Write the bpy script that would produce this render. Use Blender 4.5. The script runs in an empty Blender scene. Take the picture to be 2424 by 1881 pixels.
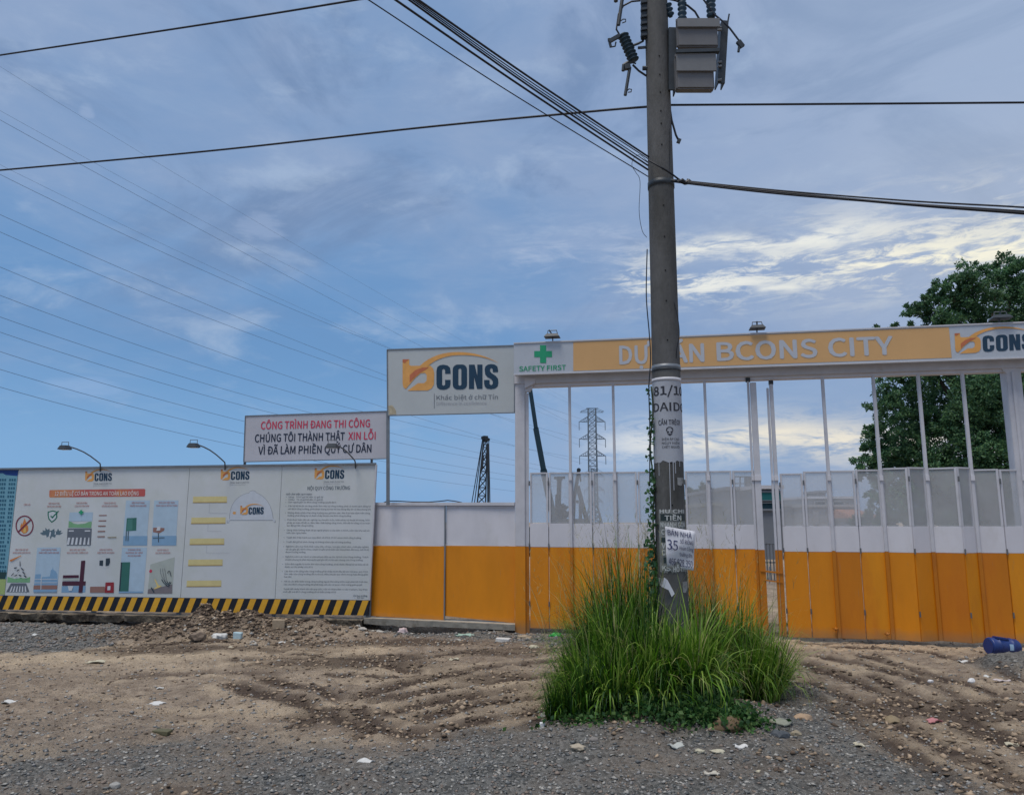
import bpy, bmesh, math, random
import numpy as np
from mathutils import Vector, Matrix
from mathutils.geometry import tessellate_polygon
random.seed(7); rng = np.random.default_rng(11)
R = math.radians
scene = bpy.context.scene
COL = scene.collection

# ------------------------------------------------------------------ camera
FPX, CX, CY, EYE = 1821.0, 1212.0, 940.5, 1.6
PITCH = math.atan((1235 - CY) / FPX)
cam_d = bpy.data.cameras.new('camera'); cam = bpy.data.objects.new('camera', cam_d); COL.objects.link(cam)
cam.location = (0, 0, EYE); cam.rotation_euler = (math.pi/2 + PITCH, 0, 0)
cam_d.sensor_width = 36; cam_d.lens = 36 * FPX / 2424; cam_d.clip_start = .05; cam_d.clip_end = 6000
scene.camera = cam
scene.view_settings.view_transform = 'Standard'; scene.view_settings.look = 'None'
scene.view_settings.exposure = 0.66; scene.view_settings.gamma = 1; scene.view_settings.use_curve_mapping = False

def ray(u, v):
    a, b = (u - CX) / FPX, (CY - v) / FPX
    return Vector((a, math.cos(PITCH) - b*math.sin(PITCH), math.sin(PITCH) + b*math.cos(PITCH)))
def P(u, v, Y):
    d = ray(u, v); return Vector((0, 0, EYE)) + d * (Y / d.y)
def PZ(u, v, z=0.0):
    d = ray(u, v); return Vector((0, 0, EYE)) + d * ((z - EYE) / d.z)
def azel(u, v):
    d = ray(u, v); return math.degrees(math.atan2(d.x, d.y)), math.degrees(math.atan2(d.z, math.hypot(d.x, d.y)))
def lin(r, g, b):
    f = lambda c: (c/255/12.92) if c/255 <= .04045 else ((c/255 + .055)/1.055)**2.4
    return (f(r), f(g), f(b))

# ------------------------------------------------------------------ world
SUN_AZ, SUN_EL = -138.0, 70.0
world = bpy.data.worlds.new("World"); scene.world = world; world.use_nodes = True
nt = world.node_tree; nt.nodes.clear()
WN = nt.nodes; WL = nt.links
def wn(t, **k):
    n = WN.new(t)
    for a, b in k.items(): setattr(n, a, b)
    return n
def wset(sock, v):
    if hasattr(v, 'is_output'): WL.new(v, sock)
    else: sock.default_value = v
def M(op, a, b=0.0, c=0.0, clamp=False):
    n = wn('ShaderNodeMath', operation=op); n.use_clamp = clamp
    wset(n.inputs[0], a); wset(n.inputs[1], b); wset(n.inputs[2], c); return n.outputs[0]
def SM(x, a, b):
    n = wn('ShaderNodeMapRange', interpolation_type='SMOOTHSTEP'); wset(n.inputs[0], x)
    n.inputs[1].default_value = a; n.inputs[2].default_value = b; return n.outputs[0]
def MIX(f, a, b):
    n = wn('ShaderNodeMix', data_type='RGBA'); wset(n.inputs[0], f)
    for s, v in ((n.inputs[6], a), (n.inputs[7], b)):
        if hasattr(v, 'is_output'): WL.new(v, s)
        else: s.default_value = (*v, 1)
    return n.outputs[2]
def NOISE(vec, scale, detail=6, rough=.55, dist=0.0):
    n = wn('ShaderNodeTexNoise'); WL.new(vec, n.inputs['Vector']); n.inputs['Scale'].default_value = scale
    n.inputs['Detail'].default_value = detail; n.inputs['Roughness'].default_value = rough; n.inputs['Distortion'].default_value = dist
    return n.outputs[0]
tc = wn('ShaderNodeTexCoord'); sep = wn('ShaderNodeSeparateXYZ'); WL.new(tc.outputs['Generated'], sep.inputs[0])
dx, dy, dz = sep.outputs
AZ = M('MULTIPLY', M('ARCTAN2', dx, dy), 57.2958)
EL = M('MULTIPLY', M('ARCSINE', dz), 57.2958)
sky = wn('ShaderNodeTexSky', sky_type='NISHITA'); sky.sun_disc = False
sky.sun_elevation = R(SUN_EL); sky.sun_rotation = R(SUN_AZ); sky.air_density = 1.3; sky.dust_density = 2.0; sky.ozone_density = 2.0
mp = wn('ShaderNodeMapping'); WL.new(tc.outputs['Generated'], mp.inputs[0]); mp.inputs['Scale'].default_value = (1, 1, 2.4); mp.inputs['Rotation'].default_value = (.0, .25, .4)
mp2 = wn('ShaderNodeMapping'); WL.new(tc.outputs['Generated'], mp2.inputs[0]); mp2.inputs['Scale'].default_value = (1, 1, 4.5); mp2.inputs['Rotation'].default_value = (.0, -.16, 0.0)
nA = NOISE(mp.outputs[0], 2.6, 9, .55, .4)
nB = NOISE(mp.outputs[0], 7.5, 8, .6, .3)
nS = NOISE(mp2.outputs[0], 9.0, 10, .62, .5)
nT = NOISE(mp2.outputs[0], 30.0, 6, .6, .3)
nF = NOISE(mp2.outputs[0], 17.0, 9, .68, 1.2)
K = 10.0
def C10(r, g, b): return tuple(c*K*.69 for c in lin(r, g, b))
# clear air: the physical sky, kept mostly, under a thin high veil
elev = M('DIVIDE', EL, 45.0, clamp=True)
veil_lo = C10(112, 162, 212); veil_mid = C10(92, 138, 188); veil_hi = C10(116, 146, 186)
g1 = MIX(SM(EL, 1.0, 13.0), veil_lo, veil_mid)
g2 = MIX(SM(EL, 12.0, 30.0), g1, veil_hi)
g3 = MIX(SM(AZ, -8.0, 30.0), g2, C10(126, 150, 188))
base = MIX(0.88, sky.outputs[0], g3)
# broad soft lavender cloud
vm = M('ADD', M('MULTIPLY', nA, 1.0), M('MULTIPLY', nB, .35))
vm = M('ADD', vm, M('MULTIPLY', SM(EL, 8.0, 34.0), .22))
vm = M('ADD', vm, M('MULTIPLY', SM(AZ, -14.0, 18.0), .16))
veil = SM(vm, .62, 1.12)
c1 = MIX(M('MULTIPLY', veil, .80), base, C10(150, 167, 196))
# darker grey-blue undersides
mp3 = wn('ShaderNodeMapping'); WL.new(tc.outputs['Generated'], mp3.inputs[0]); mp3.inputs['Scale'].default_value = (1, 1, 1.8); mp3.inputs['Location'].default_value = (3.1, 1.7, .4)
nD = NOISE(mp3.outputs[0], 3.4, 9, .6, .8)
und = M('MULTIPLY', SM(nD, .46, .64), SM(EL, 8.0, 24.0))
c1 = MIX(M('MULTIPLY', und, .72), c1, C10(104, 130, 168))
wis = M('MULTIPLY', SM(nS, .50, .78), SM(EL, 3.0, 9.0))
c1 = MIX(M('MULTIPLY', wis, .15), c1, C10(160, 182, 208))
wis2 = M('MULTIPLY', SM(nB, .52, .75), SM(EL, 2.0, 12.0))
c1 = MIX(M('MULTIPLY', wis2, .50), c1, C10(164, 184, 210))
rg = M('MULTIPLY', SM(AZ, 2.0, 34.0), SM(EL, 12.0, 26.0))
c1 = MIX(M('MULTIPLY', rg, .45), c1, C10(160, 178, 204))
def streak(pts, wid, amp=1.0, namp=2.2, lo=.40, hi=.62, fade=3.0):
    """bright cloud band that follows pts=(az, el) knots"""
    cur = wn('ShaderNodeFloatCurve'); a0, a1 = pts[0][0], pts[-1][0]
    e0 = min(p[1] for p in pts) - 1; e1 = max(p[1] for p in pts) + 1
    t = M('DIVIDE', M('SUBTRACT', AZ, a0), a1 - a0, clamp=True); WL.new(t, cur.inputs['Value'])
    cm = cur.mapping.curves[0]
    while len(cm.points) < len(pts): cm.points.new(.5, .5)
    for i, p in enumerate(pts): cm.points[i].location = ((p[0]-a0)/(a1-a0), (p[1]-e0)/(e1-e0))
    cur.mapping.update()
    line = M('ADD', M('MULTIPLY', cur.outputs[0], e1-e0), e0)
    d = M('SUBTRACT', EL, line)
    d = M('ADD', d, M('MULTIPLY', M('SUBTRACT', nB, .5), namp))
    d = M('ADD', d, M('MULTIPLY', M('SUBTRACT', nT, .5), namp*.8))
    g = M('POWER', 2.718, M('MULTIPLY', M('POWER', M('ABSOLUTE', M('DIVIDE', d, wid)), 1.6), -1.0))
    g = M('MULTIPLY', g, M('MULTIPLY', SM(AZ, a0-fade, a0+fade), M('SUBTRACT', 1.0, SM(AZ, a1-fade, a1+fade))))
    g = M('MULTIPLY', g, SM(M('ADD', M('MULTIPLY', nS, .5), M('MULTIPLY', nF, .5)), lo, hi))
    return M('MULTIPLY', g, amp)
def AE(lst): return [azel(u, v) for u, v in lst]
bright = C10(224, 226, 222); warm = C10(240, 236, 216)
s1 = streak(AE([(1560, 612), (1711, 580), (1822, 580), (1933, 560), (2060, 540)]), .7, 1.0, 1.3, .36, .52)
s2 = streak(AE([(1470, 672), (1600, 664), (1711, 672), (1822, 645), (2044, 630), (2183, 604), (2500, 575), (3000, 540)]), 1.5, 1.0, 1.8, .45, .57)
s3 = streak(AE([(1420, 1062), (1540, 1048), (1700, 1046), (1830, 1030), (1960, 1045), (2200, 1050), (2700, 1060)]), 1.35, 1.0, 1.2, .38, .56)
s4 = streak(AE([(1790, 690), (1840, 681), (1890, 682)]), .25, .8, .3, .3, .5, .6)
s6 = streak(AE([(1900, 560), (2100, 560), (2400, 520), (3000, 480)]), 2.2, .75, 2.2, .46, .62, 5.0)
s5 = streak(AE([(1200, 610), (1440, 600), (1560, 640)]), 2.2, .5, 2.2, .42, .70, 2.5)
glow = M('MULTIPLY', SM(AZ, 12.0, 40.0), SM(M('ABSOLUTE', M('SUBTRACT', EL, 17.0)), 11.0, 1.0))
c2 = MIX(M('MULTIPLY', glow, .28), c1, C10(205, 208, 212))
c2 = MIX(M('MULTIPLY', s5, 1.0), c2, C10(190, 200, 218))
c2 = MIX(M('MULTIPLY', s6, 1.0), c2, C10(214, 216, 216))
c2 = MIX(s1, c2, bright); c2 = MIX(s4, c2, bright)
c2 = MIX(s2, c2, MIX(SM(AZ, 15.0, 32.0), bright, warm))
c2 = MIX(s3, c2, MIX(SM(AZ, 5.0, 20.0), C10(200, 208, 218), C10(226, 220, 206)))
def puff(u, v, ra, re, amp):
    a, e = azel(u, v)
    q = M('ADD', M('POWER', M('DIVIDE', M('SUBTRACT', AZ, a), ra), 2.0), M('POWER', M('DIVIDE', M('SUBTRACT', EL, e), re), 2.0))
    q = M('ADD', q, M('MULTIPLY', M('SUBTRACT', nT, .5), 2.4))
    return M('MULTIPLY', M('SUBTRACT', 1.0, SM(q, 0.0, 1.3)), amp)
c2 = MIX(puff(618, 540, 1.9, 1.05, .38), c2, C10(160, 178, 208))
c2 = MIX(puff(205, 263, .5, .45, .35), c2, C10(160, 178, 208))
c2 = MIX(puff(200, 915, 2.4, .7, .30), c2, C10(150, 178, 216))
bg = wn('ShaderNodeBackground'); WL.new(c2, bg.inputs[0]); bg.inputs[1].default_value = 0.1
wo = wn('ShaderNodeOutputWorld'); WL.new(bg.outputs[0], wo.inputs[0])

sun_d = bpy.data.lights.new('sun', 'SUN'); sun_d.energy = 1.5; sun_d.angle = R(22); sun_d.color = (1, .93, .84)
sun = bpy.data.objects.new('sun', sun_d); COL.objects.link(sun)
sv = Vector((math.sin(R(SUN_AZ))*math.cos(R(SUN_EL)), math.cos(R(SUN_AZ))*math.cos(R(SUN_EL)), math.sin(R(SUN_EL))))
sun.rotation_euler = (-sv).to_track_quat('-Z', 'Y').to_euler(); sun.location = (10, 10, 30)

# ------------------------------------------------------------------ materials
MATS = {}
def mat(name, col, rough=.7, var=.12, vs=6.0, bump=0.0, bs=60.0, metal=0.0, spec=.4, col2=None, c2s=2.0, c2lo=.5, c2hi=.7, stretch=(1, 1, 1), trans=0.0):
    """procedural surface: base colour broken by noise, an optional second colour in patches, fine bump"""
    if name in MATS: return MATS[name]
    m = bpy.data.materials.new(name); m.use_nodes = True; t = m.node_tree; N = t.nodes; L = t.links
    b = N['Principled BSDF']; b.inputs['Roughness'].default_value = rough; b.inputs['Metallic'].default_value = metal
    b.inputs['Specular IOR Level'].default_value = spec
    tcn = N.new('ShaderNodeTexCoord'); mpn = N.new('ShaderNodeMapping'); L.new(tcn.outputs['Object'], mpn.inputs[0]); mpn.inputs['Scale'].default_value = stretch
    n1 = N.new('ShaderNodeTexNoise'); n1.inputs['Scale'].default_value = vs; n1.inputs['Detail'].default_value = 6; n1.inputs['Roughness'].default_value = .65; L.new(mpn.outputs[0], n1.inputs[0])
    mr = N.new('ShaderNodeMapRange'); L.new(n1.outputs[0], mr.inputs[0]); mr.inputs[1].default_value = .3; mr.inputs[2].default_value = .7
    mr.inputs[3].default_value = 1 - var; mr.inputs[4].default_value = 1 + var
    hv = N.new('ShaderNodeMix'); hv.data_type = 'RGBA'; hv.blend_type = 'MULTIPLY'; hv.inputs[0].default_value = 1
    hv.inputs[6].default_value = (*col, 1); L.new(mr.outputs[0], hv.inputs[7]); out = hv.outputs[2]
    if col2:
        n2 = N.new('ShaderNodeTexNoise'); n2.inputs['Scale'].default_value = c2s; n2.inputs['Detail'].default_value = 8; n2.inputs['Roughness'].default_value = .7; L.new(mpn.outputs[0], n2.inputs[0])
        r2 = N.new('ShaderNodeMapRange'); L.new(n2.outputs[0], r2.inputs[0]); r2.inputs[1].default_value = c2lo; r2.inputs[2].default_value = c2hi
        mx = N.new('ShaderNodeMix'); mx.data_type = 'RGBA'; L.new(r2.outputs[0], mx.inputs[0]); L.new(out, mx.inputs[6]); mx.inputs[7].default_value = (*col2, 1); out = mx.outputs[2]
    L.new(out, b.inputs['Base Color'])
    if bump:
        n3 = N.new('ShaderNodeTexNoise'); n3.inputs['Scale'].default_value = bs; n3.inputs['Detail'].default_value = 5; L.new(mpn.outputs[0], n3.inputs[0])
        bn = N.new('ShaderNodeBump'); bn.inputs['Strength'].default_value = 1; bn.inputs['Distance'].default_value = bump; L.new(n3.outputs[0], bn.inputs['Height']); L.new(bn.outputs[0], b.inputs['Normal'])
    if trans:
        tr = N.new('ShaderNodeBsdfTranslucent'); L.new(out, tr.inputs[0]); ms = N.new('ShaderNodeMixShader'); ms.inputs[0].default_value = trans
        L.new(b.outputs[0], ms.inputs[1]); L.new(tr.outputs[0], ms.inputs[2]); L.new(ms.outputs[0], N['Material Output'].inputs[0])
    MATS[name] = m; return m
def mud(m, h=.16, amt=.55):
    t = m.node_tree; N = t.nodes; L = t.links; b = N['Principled BSDF']; src = b.inputs['Base Color'].links[0].from_socket
    tcn = N.new('ShaderNodeTexCoord'); sp_ = N.new('ShaderNodeSeparateXYZ'); L.new(tcn.outputs['Object'], sp_.inputs[0]); n = N.new('ShaderNodeTexNoise'); n.inputs['Scale'].default_value = 7; n.inputs['Detail'].default_value = 8; n.inputs['Roughness'].default_value = .75; L.new(tcn.outputs['Object'], n.inputs[0])
    a = N.new('ShaderNodeMath'); a.operation = 'MULTIPLY_ADD'; L.new(sp_.outputs[2], a.inputs[0]); a.inputs[1].default_value = -1/h; L.new(n.outputs[0], a.inputs[2]); r = N.new('ShaderNodeMapRange'); L.new(a.outputs[0], r.inputs[0]); r.inputs[1].default_value = -.75; r.inputs[2].default_value = .1; r.inputs[4].default_value = amt
    mx = N.new('ShaderNodeMix'); mx.data_type = 'RGBA'; L.new(r.outputs[0], mx.inputs[0]); L.new(src, mx.inputs[6]); mx.inputs[7].default_value = (.24, .17, .10, 1)
    n2 = N.new('ShaderNodeTexNoise'); n2.inputs['Scale'].default_value = 38; n2.inputs['Detail'].default_value = 4; mp_ = N.new('ShaderNodeMapping'); mp_.inputs['Scale'].default_value = (1, 1, .12); L.new(tcn.outputs['Object'], mp_.inputs[0]); L.new(mp_.outputs[0], n2.inputs[0]); r2 = N.new('ShaderNodeMapRange'); L.new(n2.outputs[0], r2.inputs[0]); r2.inputs[1].default_value = .66; r2.inputs[2].default_value = .78; r2.inputs[4].default_value = .35
    m2 = N.new('ShaderNodeMix'); m2.data_type = 'RGBA'; L.new(r2.outputs[0], m2.inputs[0]); L.new(mx.outputs[2], m2.inputs[6]); m2.inputs[7].default_value = (.30, .20, .12, 1); L.new(m2.outputs[2], b.inputs['Base Color']); return m
def see_through(name, col, op, scale=130.0):
    m = bpy.data.materials.new(name); m.use_nodes = True; t = m.node_tree; N = t.nodes; L = t.links
    b = N['Principled BSDF']; b.inputs['Base Color'].default_value = (*col, 1); b.inputs['Roughness'].default_value = .6
    tcn = N.new('ShaderNodeTexCoord'); n1 = N.new('ShaderNodeTexNoise'); n1.inputs['Scale'].default_value = 2.2; n1.inputs['Detail'].default_value = 5; L.new(tcn.outputs['Object'], n1.inputs[0])
    w = N.new('ShaderNodeTexWave'); w.bands_direction = 'Z'; w.inputs['Scale'].default_value = 22; w.inputs['Distortion'].default_value = .4; L.new(tcn.outputs['Object'], w.inputs[0])
    mr = N.new('ShaderNodeMapRange'); L.new(n1.outputs[0], mr.inputs[0]); mr.inputs[1].default_value = .3; mr.inputs[2].default_value = .7; mr.inputs[3].default_value = op - .07; mr.inputs[4].default_value = op + .07
    ad = N.new('ShaderNodeMath'); ad.operation = 'MULTIPLY_ADD'; L.new(w.outputs[1], ad.inputs[0]); ad.inputs[1].default_value = .06; L.new(mr.outputs[0], ad.inputs[2])
    tr = N.new('ShaderNodeBsdfTransparent'); ms = N.new('ShaderNodeMixShader'); L.new(ad.outputs[0], ms.inputs[0]); L.new(tr.outputs[0], ms.inputs[1]); L.new(b.outputs[0], ms.inputs[2])
    L.new(ms.outputs[0], N['Material Output'].inputs[0]); MATS[name] = m; return m

WHITEP = mat('white_paint', (.64, .63, .66), .5, .06, 3, col2=(.52, .50, .49), c2s=1.6, c2lo=.55, c2hi=.85, stretch=(1, 1, .5))
WHITEM = mat('white_metal', (.56, .56, .59), .5, .08, 5, col2=(.42, .40, .38), c2s=4, c2lo=.6, c2hi=.85)
ORANGEP = mat('orange_paint', (.68, .235, .004), .5, .09, 2.2, col2=(.54, .18, .006), c2s=1.5, c2lo=.5, c2hi=.85, stretch=(1, 1, .3), bump=.0012, bs=9)
mud(ORANGEP)
ORANGED = mat('orange_paint_worn', (.50, .165, .004), .55, .12, 3, col2=(.32, .10, .01), c2s=3, stretch=(1, 1, .3))
BOARDP = mat('printed_vinyl', (.60, .625, .63), .45, .05, 1.2, col2=(.52, .55, .50), c2s=1.0, c2lo=.45, c2hi=.8)
SIGNP = mat('sign_white', (.47, .50, .50), .42, .05, 2, col2=(.50, .47, .38), c2s=2.2, c2lo=.62, c2hi=.85)
NAVY = mat('print_navy', (.012, .045, .085), .45, .05)
GREYT = mat('print_grey', (.16, .18, .21), .5, .1)
PALET = mat('print_pale_grey', (.36, .38, .42), .5, .05)
LOGO_O = mat('print_logo_orange', (.72, .36, .10), .45, .10, 8)
LOGO_R = mat('print_logo_red', (.52, .16, .07), .45, .1, 8)
REDT = mat('print_red', (.58, .045, .10), .45, .05)
REDPALE = mat('print_pale_red', (.50, .24, .24), .5, .08)
HEADER_O = mat('print_header_orange', (.64, .38, .16), .4, .05, 1.5)
HEADER_W = mat('print_header_white', (.46, .50, .55), .4, .04)
GREENP = mat('print_green', (.02, .33, .16), .45, .05)
YELP = mat('print_yellow', (.74, .56, .20), .45, .04)
STRIPE_Y = mat('stripe_yellow', (.72, .38, .03), .5, .12, 8, col2=(.30, .19, .06), c2s=9, c2lo=.62, c2hi=.8)
STRIPE_K = mat('stripe_black', (.012, .015, .022), .5, .2, 9, col2=(.10, .08, .06), c2s=9, c2lo=.66, c2hi=.85)
CABLE = mat('cable_black', (.012, .014, .02), .5, .1)
DARKM = mat('dark_metal', (.035, .045, .055), .5, .2, 12)
LAMPM = mat('lamp_grey', (.12, .13, .14), .5, .2, 12)
GALV = mat('galvanised_steel', (.20, .22, .24), .45, .15, 8, metal=.3)
CONC = mat('pole_concrete', (.118, .117, .114), .88, .22, 5, bump=.005, bs=55, col2=(.058, .058, .053), c2s=2.2, c2lo=.42, c2hi=.68, stretch=(1, 1, .35))
CONC2 = mat('rough_concrete', (.20, .165, .12), .95, .3, 9, bump=.03, bs=18, col2=(.06, .045, .032), c2s=3.5, c2lo=.42, c2hi=.62)
PAPER = mat('paper', (.66, .66, .70), .7, .06, 10)
SCREEN = see_through('gate_screen', (.58, .59, .60), .37)
def pm(name, c): return mat('print_' + name, c, .5, .06, 10)

# ------------------------------------------------------------------ objects
ROOTLOC = {}
def meta(o, label=None, cat=None, group=None, kind=None):
    if label: o['label'] = label
    if cat: o['category'] = cat
    if group: o['group'] = group
    if kind: o['kind'] = kind
    return o
def thing(name, label, cat, loc=(0, 0, 0), group=None):
    o = bpy.data.objects.new(name, None); COL.objects.link(o); o.location = loc; o.empty_display_size = .2
    ROOTLOC[o.name] = Vector(loc); return meta(o, label, cat, group)
class MB:
    def __init__(s): s.v = []; s.f = []; s.mi = []; s.mats = []
    def m(s, material):
        if material not in s.mats: s.mats.append(material)
        return s.mats.index(material)
    def add(s, vs, fs, material=None):
        k = len(s.v); s.v += [tuple(p) for p in vs]; s.f += [tuple(i + k for i in f) for f in fs]
        s.mi += [s.m(material) if material else 0] * len(fs); return s
    def hexa(s, a, b, material=None):
        """a, b: two rings of equal length, closed with caps"""
        n = len(a); fs = [(i, (i+1) % n, n + (i+1) % n, n + i) for i in range(n)] + [tuple(range(n-1, -1, -1)), tuple(range(n, 2*n))]
        return s.add(list(a) + list(b), fs, material)
    def box(s, c, sz, material=None, rz=0.0, rx=0.0, ry=0.0):
        c = Vector(c); m3 = Matrix.Rotation(rz, 3, 'Z') @ Matrix.Rotation(ry, 3, 'Y') @ Matrix.Rotation(rx, 3, 'X')
        q = [c + m3 @ Vector((x*sz[0]/2, y*sz[1]/2, z*sz[2]/2)) for z in (-1, 1) for x, y in ((-1, -1), (1, -1), (1, 1), (-1, 1))]
        return s.hexa(q[:4], q[4:], material)
    def bar(s, a, b, w, d=None, material=None, up=Vector((0, 1, 0))):
        a, b = Vector(a), Vector(b); t = (b - a).normalized(); d = d or w
        x = t.cross(up)
        if x.length < 1e-3: x = t.cross(Vector((1, 0, 0)))
        x.normalize(); y = x.cross(t)
        ring = lambda p: [p + x*(i*w/2) + y*(j*d/2) for i, j in ((-1, -1), (1, -1), (1, 1), (-1, 1))]
        return s.hexa(ring(a), ring(b), material)
    def tube(s, pts, r, n=8, material=None):
        pts = [Vector(p) for p in pts]; rs = r if isinstance(r, (list, tuple)) else [r]*len(pts); vs = []; nrm = None
        for i, p in enumerate(pts):
            t = (pts[min(i+1, len(pts)-1)] - pts[max(i-1, 0)]).normalized()
            if nrm is None: nrm = t.cross(Vector((0, 0, 1)));  nrm = nrm if nrm.length > .05 else t.cross(Vector((1, 0, 0)))
            nrm = (nrm - t * nrm.dot(t)).normalized(); bi = t.cross(nrm)
            vs += [p + (nrm*math.cos(2*math.pi*k/n) + bi*math.sin(2*math.pi*k/n)) * rs[i] for k in range(n)]
        fs = [(i*n+k, i*n+(k+1) % n, (i+1)*n+(k+1) % n, (i+1)*n+k) for i in range(len(pts)-1) for k in range(n)]
        fs += [tuple(range(n-1, -1, -1)), tuple(range((len(pts)-1)*n, len(pts)*n))]
        return s.add(vs, fs, material)
    def mesh(s, name):
        me = bpy.data.meshes.new(name); me.from_pydata(s.v, [], s.f)
        for m_ in s.mats: me.materials.append(m_)
        if len(s.mats) > 1: me.polygons.foreach_set('material_index', s.mi)
        me.update(); return me
    def build(s, name, material=None, parent=None, bevel=0.0, smooth=False, recalc=True):
        me = s.mesh(name)
        if material and not s.mats: me.materials.append(material)
        if recalc or bevel:
            bm = bmesh.new(); bm.from_mesh(me)
            bmesh.ops.recalc_face_normals(bm, faces=bm.faces)
            if bevel: bmesh.ops.bevel(bm, geom=[e for e in bm.edges if len(e.link_faces) == 2 and e.calc_face_angle(0) > .6], offset=bevel, segments=2, affect='EDGES', clamp_overlap=True)
            bm.to_mesh(me); bm.free()
        if smooth: me.polygons.foreach_set('use_smooth', [True]*len(me.polygons))
        return place(me, name, parent)
def place(me, name, parent=None):
    o = bpy.data.objects.new(name, me); COL.objects.link(o)
    if parent is not None:
        o.parent = parent
        if parent.name in ROOTLOC: o.matrix_parent_inverse = Matrix.Translation(-ROOTLOC[parent.name])
    return o

# ---- vertical planes the hoardings stand in, and flat print on them
class Plane:
    def __init__(s, uA, YA, uB, YB):
        s.A = P(uA, 1235, YA); s.B = P(uB, 1235, YB); s.A.z = s.B.z = 0
        s.t = (s.B - s.A).normalized(); s.n = Vector((s.t.y, -s.t.x, 0))         # towards the camera
    def at(s, u, v, off=0.0):
        d = ray(u, v); o = Vector((0, 0, EYE)); q = s.A + s.n*off
        return o + d * ((q - o).dot(s.n) / d.dot(s.n))
    def base(s, u, v=1235, off=0.0, z=0.0):
        p = s.at(u, v, off); p.z = z; return p
def slab(pl, quad, th, off=0.0, mb=None, material=None):
    """a board on plane pl with picture outline quad, thickness th behind its face"""
    mb = mb or MB(); f = [pl.at(u, v, off) for u, v in quad]; return mb.hexa(f, [p - pl.n*th for p in f], material)
def fill(pl, loops, off, mb=None, material=None):
    mb = mb or MB(); L3 = [[Vector((x, y, 0)) for x, y in lp] for lp in loops]; flat = [p for lp in L3 for p in lp]
    tris = tessellate_polygon(L3); return mb.add([pl.at(p.x, p.y, off) for p in flat], tris, material)
_tc = {}
FONT = None
try:
    import os
    FONT = bpy.data.fonts.load(os.path.join(bpy.utils.system_resource('DATAFILES'), 'fonts', 'Noto Sans CJK Regular.woff2'))     # the face bundled with Blender
except Exception: FONT = None
def text2d(s, bold=0.0, font=None):
    key = (s, bold)
    if key in _tc: return _tc[key]
    cu = bpy.data.curves.new('t', 'FONT'); cu.body = s; cu.size = 1; cu.resolution_u = 3; cu.fill_mode = 'FRONT'
    if FONT: cu.font = FONT
    o = bpy.data.objects.new('t', cu); COL.objects.link(o); dg = bpy.context.evaluated_depsgraph_get()
    me = bpy.data.meshes.new_from_object(o.evaluated_get(dg)); vs = np.array([v.co[:2] for v in me.vertices]) if len(me.vertices) else np.zeros((1, 2)); fs = [tuple(p.vertices) for p in me.polygons]
    bpy.data.objects.remove(o); bpy.data.curves.remove(cu); bpy.data.meshes.remove(me)
    b = bold*1.15*(text2d('H')[0][:, 1].max() if s != 'H' else 0)
    sh = [(0, 0)] if bold < .001 else ([(-b*.5, 0), (b*.5, 0)] if bold < .015 else [(-b, -b*.4), (b, b*.4), (-b*.4, b), (b*.4, -b)])
    V3 = np.concatenate([np.column_stack([vs + np.array(q), np.full(len(vs), i)]) for i, q in enumerate(sh)]); F3 = [tuple(k + i*len(vs) for k in f) for i in range(len(sh)) for f in fs]
    _tc[key] = (V3, F3); return _tc[key]
_h = text2d('H')[0]; CAPH = _h[:, 1].max()
def text(pl, s, a, b, cap, off, mb, material=None, bold=0.0, lean=None):
    """print s with its baseline from a to b (picture points), capitals cap px high"""
    vs, fs = text2d(s, bold)
    if not fs: return mb
    x0, x1 = vs[:, 0].min(), vs[:, 0].max(); out = []
    for x, y, l_ in vs:
        t = (x - x0)/(x1 - x0); u = a[0] + (b[0]-a[0])*t; v = a[1] + (b[1]-a[1])*t; h = y/CAPH*cap
        ln = -(u - CX)/11240 if lean is None else lean
        out.append(pl.at(u + h*ln, v - h, off + l_*.00025))
    return mb.add(out, fs, material)
def rrect(x0, y0, x1, y1, r, n=4):
    pts = []
    for cx, cy, a0 in ((x1-r, y0+r, -90), (x1-r, y1-r, 0), (x0+r, y1-r, 90), (x0+r, y0+r, 180)):
        for k in range(n+1):
            a = R(a0 + 90*k/n); pts.append((cx + r*math.cos(a), cy + r*math.sin(a)))
    return pts
def strip2d(pts, ws):
    L_, R_ = [], []
    for i, p in enumerate(pts):
        q0 = pts[max(i-1, 0)]; q1 = pts[min(i+1, len(pts)-1)]; t = Vector((q1[0]-q0[0], q1[1]-q0[1])).normalized(); w = ws[i] if isinstance(ws, (list, tuple)) else ws
        L_.append((p[0]-t.y*w/2, p[1]+t.x*w/2)); R_.append((p[0]+t.y*w/2, p[1]-t.x*w/2))
    return L_ + R_[::-1]
def bez(p0, p1, p2, n=10):
    return [((1-t)**2*p0[0]+2*t*(1-t)*p1[0]+t*t*p2[0], (1-t)**2*p0[1]+2*t*(1-t)*p1[1]+t*t*p2[1]) for t in [i/n for i in range(n+1)]]
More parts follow.
